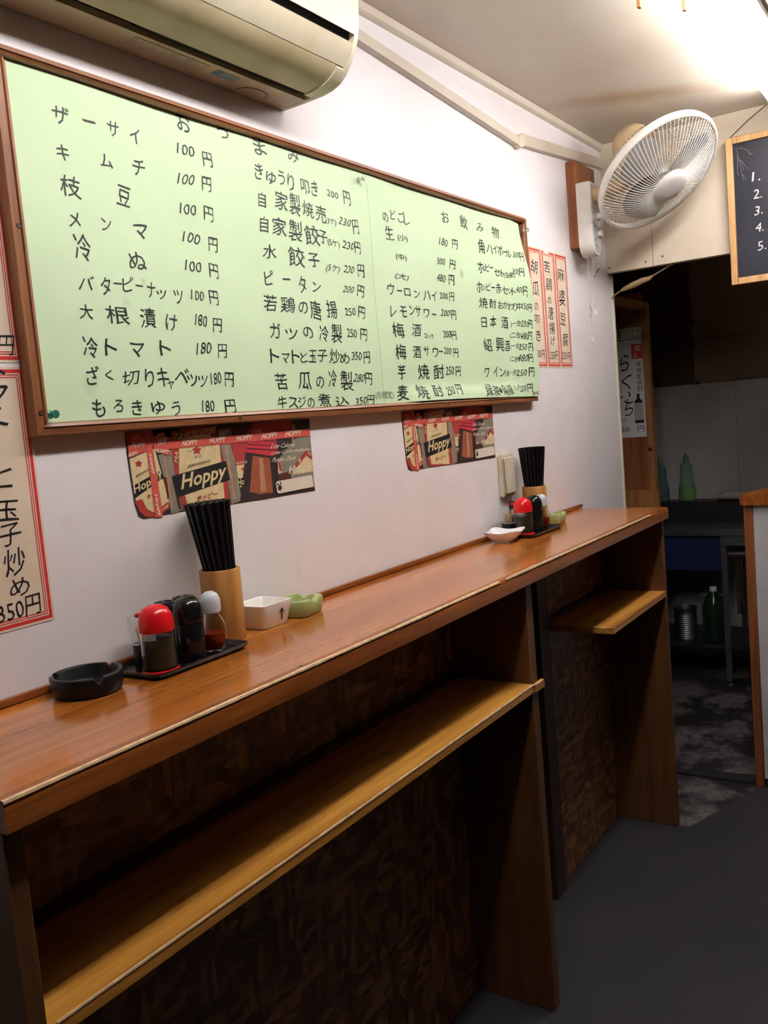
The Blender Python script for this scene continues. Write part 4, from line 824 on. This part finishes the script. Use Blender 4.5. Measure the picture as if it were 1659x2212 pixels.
def oil_bottle(x, y, label):
    t = thing('chili_oil_jar', label, 'jar', (x, y, ZT), 'chili oil jars')
    L = lambda pr, nm, m: MB().lathe(pr, (x, y, ZT), 32).build(nm, m, t, angle=40)
    L([(.012, 0), (.017, .003), (.0205, .016), (.0215, .030), (.019, .045), (.013, .056), (.012, .060), (.0112, .060), (.0122, .055), (.018, .044), (.0205, .030), (.0196, .017), (.016, .0042), (0, .0040)], 'body', GLASS)
    L([(0, .0046), (.0155, .0046), (.0190, .017), (.0200, .030), (0, .0305)], 'oil', CHILI)
    L([(.0128, .0603), (.0150, .062), (.0158, .070), (.0155, .080), (.0125, .089), (.006, .0935), (0, .0942)], 'cap', WHITEP)
    return t
def shaker(x, y, label):
    t = thing('shaker', label, 'shaker', (x, y, ZT), 'small shakers')
    L = lambda pr, nm, m: MB().lathe(pr, (x, y, ZT), 28).build(nm, m, t, angle=35)
    L([(.016, 0), (.0175, .003), (.0175, .060), (.0160, .064), (0, .064)], 'body', GLASS)
    L([(0, .002), (.015, .002), (.015, .045), (0, .045)], 'contents', SOY)
    L([(.0178, .0643), (.0185, .066), (.0185, .080), (.0165, .0845), (.010, .0850), (.009, .0835), (0, .0835)], 'lid', BLACKP)
    return t
def pick_cup(x, y, label, nm=22, spread=.014):
    t = thing('toothpick_cup', label, 'cup', (x, y, ZT), 'toothpick cups')
    MB().lathe([(.0175, 0), (.0185, .002), (.0190, .030), (.0180, .0315), (0, .0315)], (x, y, ZT), 28).build('dark_base', BLACKP, t, angle=35)
    MB().lathe([(.0188, .0318), (.0235, .052), (.0245, .064), (.0225, .072), (.0217, .072), (.0236, .064), (.0226, .052), (.0178, .033), (0, .0326)], (x, y, ZT), 28).build('clear_top', GLASS, t, angle=40)
    for i in range(nm):
        a = i*2.4; r = spread*math.sqrt((i+.5)/nm)
        p = MB().tube([(x+r*.7*math.cos(a), y+r*.7*math.sin(a), ZT+.0335), (x+r*1.1*math.cos(a), y+r*1.1*math.sin(a), ZT+.0565+random.uniform(-.002, .002))], .0011, 5).build('toothpick', PICKWOOD)
        tag(p, 'pale toothpick standing in the clear cup on the '+('nearer' if x < 1.5 else 'farther')+' condiment tray', 'toothpick', 'toothpicks on the '+('nearer' if x < 1.5 else 'farther')+' tray')
red_bottle(.884, -.105, 'red-capped sauce bottle on the nearer condiment tray')
black_bottle(.950, -.102, 'glossy black sauce bottle on the nearer condiment tray')
oil_bottle(.999, -.102, 'round jar of red chili oil with white cap on the nearer tray')
pick_cup(.911, -.047, 'clear toothpick cup behind the red-capped bottle on the nearer tray')
shaker(.956, -.049, 'black-lidded shaker on the nearer tray, the one closer to the red cap')
shaker(.995, -.049, 'black-lidded shaker on the nearer tray, the one closer to the chopsticks')
red_bottle(2.197, -.085, 'red-capped sauce bottle on the farther condiment tray')
black_bottle(2.268, -.085, 'glossy black sauce bottle on the farther condiment tray')
oil_bottle(2.318, -.086, 'round jar of red chili oil with white cap on the farther tray')
pick_cup(2.192, -.043, 'clear toothpick cup with pale picks beside the white dish on the farther tray')
shaker(2.243, -.043, 'black-lidded shaker mostly hidden behind the bottles of the farther tray')
# chopstick cups
def chop_cup(x, y, label, where, n_rings, top_r, lean, zt):
    t = thing('chopstick_cup', label, 'cup', (x, y, ZC), 'bamboo chopstick cups')
    MB().lathe([(.0325, .0003), (.0338, .002), (.0335, .117), (.0325, .1185), (.0285, .1185), (.0278, .116), (.0278, .006), (0, .006)], (x, y, ZC), 40).build('cup_body', BAMBOO, t, angle=40)
    me0 = None
    pts = [(0, 0)]
    for r in range(1, n_rings+1):
        for k in range(6*r): pts.append((r/n_rings, 2*math.pi*k/(6*r)+.3*r))
    k = 0
    for rr, a in pts:
        b = Vector((x-lean[0]+rr*.0135*math.cos(a), y-lean[1]+rr*.0135*math.sin(a), ZC+.0075))
        e = Vector((x+lean[0]+rr*top_r*math.cos(a), y+lean[1]+rr*top_r*math.sin(a), zt+random.uniform(-.004, .003)))
        L_ = (e-b).length
        if me0 is None:
            o = MB().loft([rsq(0, 0, z, w, w, 5, 8) for z, w in ((0, .0016), (.06, .0024), (.22, .0036), (L_-.0006, .0037), (L_, .0030))]).build('chopstick', BLACKP, angle=30); me0 = o
        else:
            o = me0.copy(); COL.objects.link(o)
        o.matrix_world = Matrix.Translation(b) @ (e-b).to_track_quat('Z', 'Y').to_matrix().to_4x4()
        tag(o, 'black chopstick standing in the bamboo cup '+where, 'chopstick', 'chopsticks '+where)
chop_cup(1.077, -.053, 'bamboo chopstick cup behind the nearer condiment tray', 'behind the nearer condiment tray', 3, .0335, (-.008, .005), ZC+.228)
chop_cup(2.352, -.052, 'bamboo chopstick cup beside the farther condiment tray', 'beside the farther condiment tray', 3, .0330, (-.004, -.002), ZC+.222)
# white ceramic ashtray with an ink arrow
def sq_ashtray(x, y):
    t = thing('ashtray', 'square white ceramic ashtray with a black arrow on its front', 'ashtray', (x, y, ZC))
    R_ = lambda z, h, e=9: rsq(x, y, ZC+z, h, h*.92, e, 48)
    rings = [R_(.0004, .0295), R_(.003, .0320), R_(.040, .0405), R_(.0425, .0408), R_(.0430, .0390), R_(.0400, .0365), R_(.010, .0285), R_(.008, .026)]
    def cut(r):
        out = []
        for px, py, pz in r:
            if abs(px-x+.012) < .0075 and py < y and pz > ZC+.034: pz = ZC+.034
            out.append((px, py, pz))
        return out
    MB().loft([rings[0], rings[1]]+[cut(r) for r in rings[2:6]]+rings[6:]).build('bowl', CERAMIC, t, angle=45)
    ar = MB(); f = lambda u, z: (x+u, y-(.0297+.0079*(z-.003)/.037)-.0009, ZC+z)
    for a, b in (((.010, .010), (.0085, .031)), ((.0085, .031), (.0035, .0245)), ((.0085, .031), (.0135, .0235))):
        ar.tube([f(*a), f((a[0]+b[0])/2, (a[1]+b[1])/2), f(*b)], .0009, 6)
    ar.build('ink_arrow', INK, t)
sq_ashtray(1.172, -.054)
def green_ashtray(x, y, s, rot, label):
    t = thing('ashtray', label, 'ashtray', (x, y, ZC), 'green ashtrays')
    R_ = lambda z, h, e=5: rsq(x, y, ZC+z, h, h, e, 64, rot)
    rings = [R_(.0004, s*.86), R_(.004, s*.94), R_(.026, s), R_(.030, s*.97), R_(.030, s*.72), R_(.026, s*.67), R_(.010, s*.56), R_(.008, s*.45)]
    def cut(r):
        out = []
        for px, py, pz in r:
            a = math.atan2(py-y, px-x)-rot; k = abs((a+math.pi/4) % (math.pi/2)-math.pi/4)
            if abs((a-math.pi/2+math.pi/2) % math.pi-math.pi/2) < .0: pass
            if k < .09 and pz > ZC+.02: pz = ZC+.0225
            out.append((px, py, pz))
        return out
    MB().loft(rings[:2]+[cut(r) for r in rings[2:6]]+rings[6:]).build('bowl', GREENGLAZE, t, angle=40)
green_ashtray(1.262, -.057, .040, .15, 'square green glazed ashtray next to the white ceramic ashtray')
green_ashtray(2.432, -.060, .042, .1, 'square green glazed ashtray behind the farther chopstick cup')
# white porcelain dish
def dish(x, y, rot):
    t = thing('dish', 'small white porcelain dish with flared corners in front of the farther tray', 'dish', (x, y, ZC))
    def ring(z, h, fl, lift):
        out = []
        for i in range(64):
            a = 2*math.pi*i/64; c, s_ = math.cos(a), math.sin(a); e = 5
            r = h/((abs(c)**e+abs(s_)**e)**(1/e)); k = abs(math.sin(2*a))**3
            r *= 1+fl*k; out.append((x+r*math.cos(a+rot), y+r*math.sin(a+rot), ZC+z+lift*k))
        return out
    MB().loft([ring(.0004, .022, 0, 0), ring(.004, .0225, 0, 0), ring(.0055, .027, 0, 0), ring(.018, .040, .03, .002), ring(.026, .0455, .06, .005), ring(.0268, .0445, .06, .005), ring(.019, .037, .03, .002), ring(.009, .024, 0, 0), ring(.008, .018, 0, 0)]).build('bowl', PORCELAIN, t, angle=50)
dish(2.102, -.072, .12)

# ------------------------------------------------------------------ white partition at the right edge
pt = thing('counter_partition', 'white panelled counter end with a wooden top at the right edge of the photo', 'counter', (3.2, -.8, 0))
MB().box(3.154, -1.5, .03, 3.19, -.470, .972, .001, 1).build('white_panel', WHITEPANEL, pt)
MB().box(3.150, -.4695, .0005, 3.195, -.441, .972, .0015, 1).build('edge_post', REDWOOD, pt)
MB().box(3.160, -1.5, .0005, 3.19, -.470, .0295).build('plinth', DARKMETAL, pt, smooth=False)
MB().loft([[(x, y, z) for x, y in ((3.132, -1.5), (3.132, -.445), (3.150, -.430), (3.36, -.50), (3.36, -1.5))] for z in (.9725, 1.010)]).build('wooden_top', EDGEWOOD, pt, angle=20)

# ------------------------------------------------------------------ toilet door panel beyond the wall
td = thing('toilet_partition', 'brown wooden partition with a framed edge behind the end of the plaster wall', 'partition', (3.93, .4, 0))
MB().box(3.925, .102, .0005, 3.945, .7, 1.80, .001, 1).build('board', REDWOOD, td)
MB().box(3.915, .074, .95, 3.955, .1015, 1.757, .002).build('post', PINE, td)
MB().box(3.30, .074, 1.722, 3.9148, .1015, 1.757, .002).build('top_rail', PINE, td)
MB().box(3.895, .060, .0005, 3.9245, .30, .955, .002).build('lower_board', PINE, td)
MB().lathe([(0, 0), (.009, 0), (.007, .002), (0, .003)], n=12, mat=Matrix.Translation((3.915, .09, 1.13)) @ Matrix.Rotation(-math.pi/2, 4, 'Y')).build('knot', DARKPOST, td)
SIGNP = plain('sign_plastic', lin(196, 194, 164), .4, var=.05); POSTERP = plain('poster_paper', lin(222, 218, 216), .6, var=.04)
OLIVE = plain('sign_lettering', lin(70, 78, 62), .5)
def facing(xf): return lambda u, v: (xf, -u, v)
sg = tag(MB().box(3.9235, .097, 1.610, 3.9248, .31, 1.658, .0003, 1).build('toilet_sign', SIGNP), 'pale sign plate with toilet lettering on the brown partition', 'sign')
prepare(['お手洗', 'TOILET', 'らくいち', 'ら', 'く', 'い', 'ち', '円', '50', 'グラス', '吹', '上']); sl = MB()
write(sl, 'お手洗', -.140, 1.643, .070, .021, facing(3.9231)); write(sl, 'TOILET', -.140, 1.621, .052, .011, facing(3.9231))
sl.lathe([(0, 0), (.005, 0), (.005, .0004), (0, .0004)], n=14, mat=Matrix.Translation((3.9232, .200, 1.645)) @ Matrix.Rotation(-math.pi/2, 4, 'Y'))
sl.poly([(3.9230, .206, 1.638), (3.9230, .194, 1.638), (3.9230, .197, 1.616), (3.9230, .203, 1.616)])
sl.build('sign_lettering', OLIVE, sg, smooth=False)
ps = tag(MB().box(3.9240, .1025, 1.186, 3.9248, .345, 1.606, .0002, 1).build('bottle_poster', POSTERP), 'white poster with brush lettering and a dark bottle on the brown partition', 'poster')
pb = MB()
for c_, y, z, w_, h_ in (('ら', .182, 1.512, .040, .075), ('く', .180, 1.430, .046, .065), ('い', .195, 1.374, .062, .035), ('ち', .178, 1.318, .042, .075)): write(pb, c_, -y, z, w_, h_, facing(3.9237), 0, .05, -.15, .1)
prepare(list('本格麦焼酎'))
for i, c_ in enumerate('本格麦焼酎'): write(pb, c_, -.1225, 1.500-i*.0265, .024, .024, facing(3.9237))
write(pb, '円', -.128, 1.222, .028, .028, facing(3.9237)); write(pb, '50', -.196, 1.222, .032, .020, facing(3.9237), 0, .03, 0, .15)
write(pb, 'グラス', -.215, 1.262, .050, .020, facing(3.9237), 0, .03, 0, .1)
pb.build('printed_lettering', INK, ps, smooth=False)
rd = MB(); rd.poly([(3.9238, .152, 1.524), (3.9238, .100+.004, 1.524), (3.9238, .104, 1.586), (3.9238, .152, 1.586)]); rs = rd.build('red_seal', REDINK, ps, smooth=False)
wl = MB(); write(wl, '吹', -.122, 1.568, .026, .028, facing(3.9235)); write(wl, '上', -.136, 1.541, .024, .022, facing(3.9235)); wl.build('seal_lettering', PORCELAIN, rs, smooth=False)
bp = MB(); by, bz = .1325, 1.246
bo = [(-.0195, 0), (.0195, 0), (.0195, .085), (.016, .097), (.006, .108), (.006, .128), (-.006, .128), (-.006, .108), (-.016, .097), (-.0195, .085)]
bp.poly([(3.9237, by+u, bz+v) for u, v in bo]); bpo = bp.build('printed_bottle', INK, ps, smooth=False)
MB().poly([(3.9235, by+u, bz+v) for u, v in ((-.0192, .014), (.0192, .014), (.0192, .088), (-.0192, .088))]).build('printed_label', plain('label_grey', lin(170, 168, 160), .6), bpo, smooth=False)

# ------------------------------------------------------------------ kitchen behind the opening
sk = thing('sink_unit', 'dark steel sink unit along the kitchen back wall', 'sink', (4.45, 0, 0))
MB().box(4.24, -.60, .700, 4.56, .60, .730, .003).build('worktop', DULLSTEEL, sk)
MB().box(4.56, -.60, .700, 4.6985, .60, .822, .004).build('back_ledge', DARKMETAL, sk)
MB().box(4.262, -.105, .535, 4.275, .30, .699, .002).build('blue_front', BLUEP, sk)
MB().box(4.245, -.60, .655, 4.262, -.108, .699, .002).build('front_rail', DULLSTEEL, sk)
for y in (-.115, -.58, .58):
    MB().box(4.255, y-.012, .012, 4.285, y+.012, .6995, .002).build('leg', DULLSTEEL, sk)
    MB().lathe([(.016, .0), (.016, .008), (.010, .012), (0, .012)], (4.27, y, -.0035), 14).build('foot', STEEL, sk)
for y in (-.115, -.58, .58): MB().box(4.62, y-.012, -.0035, 4.65, y+.012, .6995, .002).build('leg', DULLSTEEL, sk)
MB().tube([(4.24, -.14, .618), (4.235, -.165, .620), (4.235, -.30, .620)], .013, 12).build('rail_pipe', STEEL, sk)
for i, y in enumerate((-.168, -.178, -.190)): MB().tube([(4.25, y, .60), (4.252, y, .42), (4.252, y-.002, .34)], .004, 8).build('supply_pipe', plain('brass_%d' % i, (.35, .25, .12), .35, metal=1), sk)
MB().box(4.285, -.56, .16, 4.66, .56, .178, .002).build('lower_shelf', DARKMETAL, sk)
def det_bottle(x, y, z, s, label, m, liq, cap):
    t = thing('detergent_bottle', label, 'bottle', (x, y, z))
    MB().lathe([(.034*s, 0), (.040*s, .006*s), (.041*s, .05*s), (.032*s, .105*s), (.028*s, .135*s), (.030*s, .160*s), (.026*s, .180*s), (.014*s, .192*s), (.013*s, .20*s), (0, .20*s)], (x, y, z), 28).build('body', m, t, angle=40)
    if liq: MB().lathe([(0, .002), (.033*s, .003*s), (.0385*s, .008*s), (.0395*s, .05*s), (.037*s, .066*s), (0, .066*s)], (x, y, z), 24).build('liquid', liq, t, angle=40)
    MB().lathe([(.015*s, .2003*s), (.015*s, .212*s), (.008*s, .224*s), (.007*s, .232*s), (0, .233*s)], (x, y, z), 20).build('cap', cap, t, angle=40)
GREENCAP = plain('green_cap', lin(96, 150, 96), .4)
det_bottle(4.615, .128, .8222, 1.02, 'green detergent bottle standing on the sink ledge against the kitchen wall', GREENBOT, GREENLIQ, GREENCAP)
det_bottle(4.62, .258, .8222, .95, 'pale blue-green bottle half hidden behind the brown partition on the ledge', plain('aqua_bottle', lin(120, 160, 160), .2, trans=.4), None, GREENCAP)
cl = MB(); rings = []
for i in range(9):
    f = i/8; y = -.015-.125*f; r = .010+.014*math.sin(math.pi*f)**.6
    rings.append([(4.615+(r*1.8+.004*math.sin(k*2.1+i*1.7))*math.cos(2*math.pi*k/18), y, .8224+r*.95+max(-r*.94, (r*.95+.005*math.sin(k*3.3+i*2.3))*math.sin(2*math.pi*k/18))) for k in range(18)])
tag(cl.loft(rings).build('cleaning_cloth', CLOTH, angle=60), 'crumpled white cloth lying on the sink ledge', 'cloth')
def pet(x, y, z):
    t = thing('pet_bottle', 'large dark green plastic bottle with a white cap under the sink', 'bottle', (x, y, z))
    MB().lathe([(.044, 0), (.052, .008), (.053, .09), (.050, .10), (.053, .11), (.052, .165), (.040, .205), (.018, .232), (.015, .24), (0, .24)], (x, y, z), 28).build('body', PETDARK, t, angle=40)
    MB().lathe([(.0165, .2403), (.0165, .260), (.015, .262), (0, .262)], (x, y, z), 20).build('cap', plain('white_cap', lin(225, 225, 228), .5), t, angle=40)
pet(4.36, -.035, .1783)
tn = thing('ribbed_can', 'ribbed metal can beside the plastic bottle under the sink', 'can', (4.36, .10, .1783))
pf = [(.052, 0)]
for i in range(12): pf += [(.054, .012+i*.010), (.051, .017+i*.010)]
MB().lathe(pf+[(.054, .150), (.056, .158), (.052, .158), (.050, .150), (.049, .01), (0, .008)], (4.36, .10, .1783), 30).build('body', DULLSTEEL, tn, angle=50)
bk = thing('plastic_box', 'grey plastic box at the back of the space under the sink', 'box', (4.55, .03, .1783))
MB().box(4.50, -.04, .1783, 4.60, .06, .36, .006).build('body', plain('grey_plastic', lin(120, 120, 124), .5), bk)
MB().box(4.496, -.044, .3605, 4.604, .064, .375, .004).build('lid', plain('pale_lid', lin(150, 150, 150), .5), bk)

kl = thing('kitchen_fill_lamp', 'small round lamp added out of view on the kitchen ceiling to brighten the kitchen', 'lamp', (4.3, -1.15, CEIL))  # unseen lamp, added to raise the brightness of the kitchen
MB().lathe([(.06, 0), (.06, -.02), (.03, -.035), (0, -.035)], (4.3, -1.15, CEIL-.0003), 24).build('base', FIXWHITE, kl)
MB().lathe([(0, -.0355), (.03, -.036), (.045, -.06), (.045, -.085), (.03, -.11), (0, -.12)], (4.3, -1.15, CEIL), 24).build('bulb', emit('fill_bulb_glow', (1.0, .9, .75), 15.0), kl)
for o in bpy.data.objects:
    if o.name.split('.')[0] in ('handwriting', 'printed_lettering', 'printed_picture', 'seal_lettering', 'sign_lettering', 'chalk_numbers', 'chalk_leaf', 'faint_note', 'front_guard', 'rear_guard'): o['kind'] = 'stuff'
# tidy the bookkeeping property used while building
for o in bpy.data.objects:
    if '_o' in o: del o['_o']
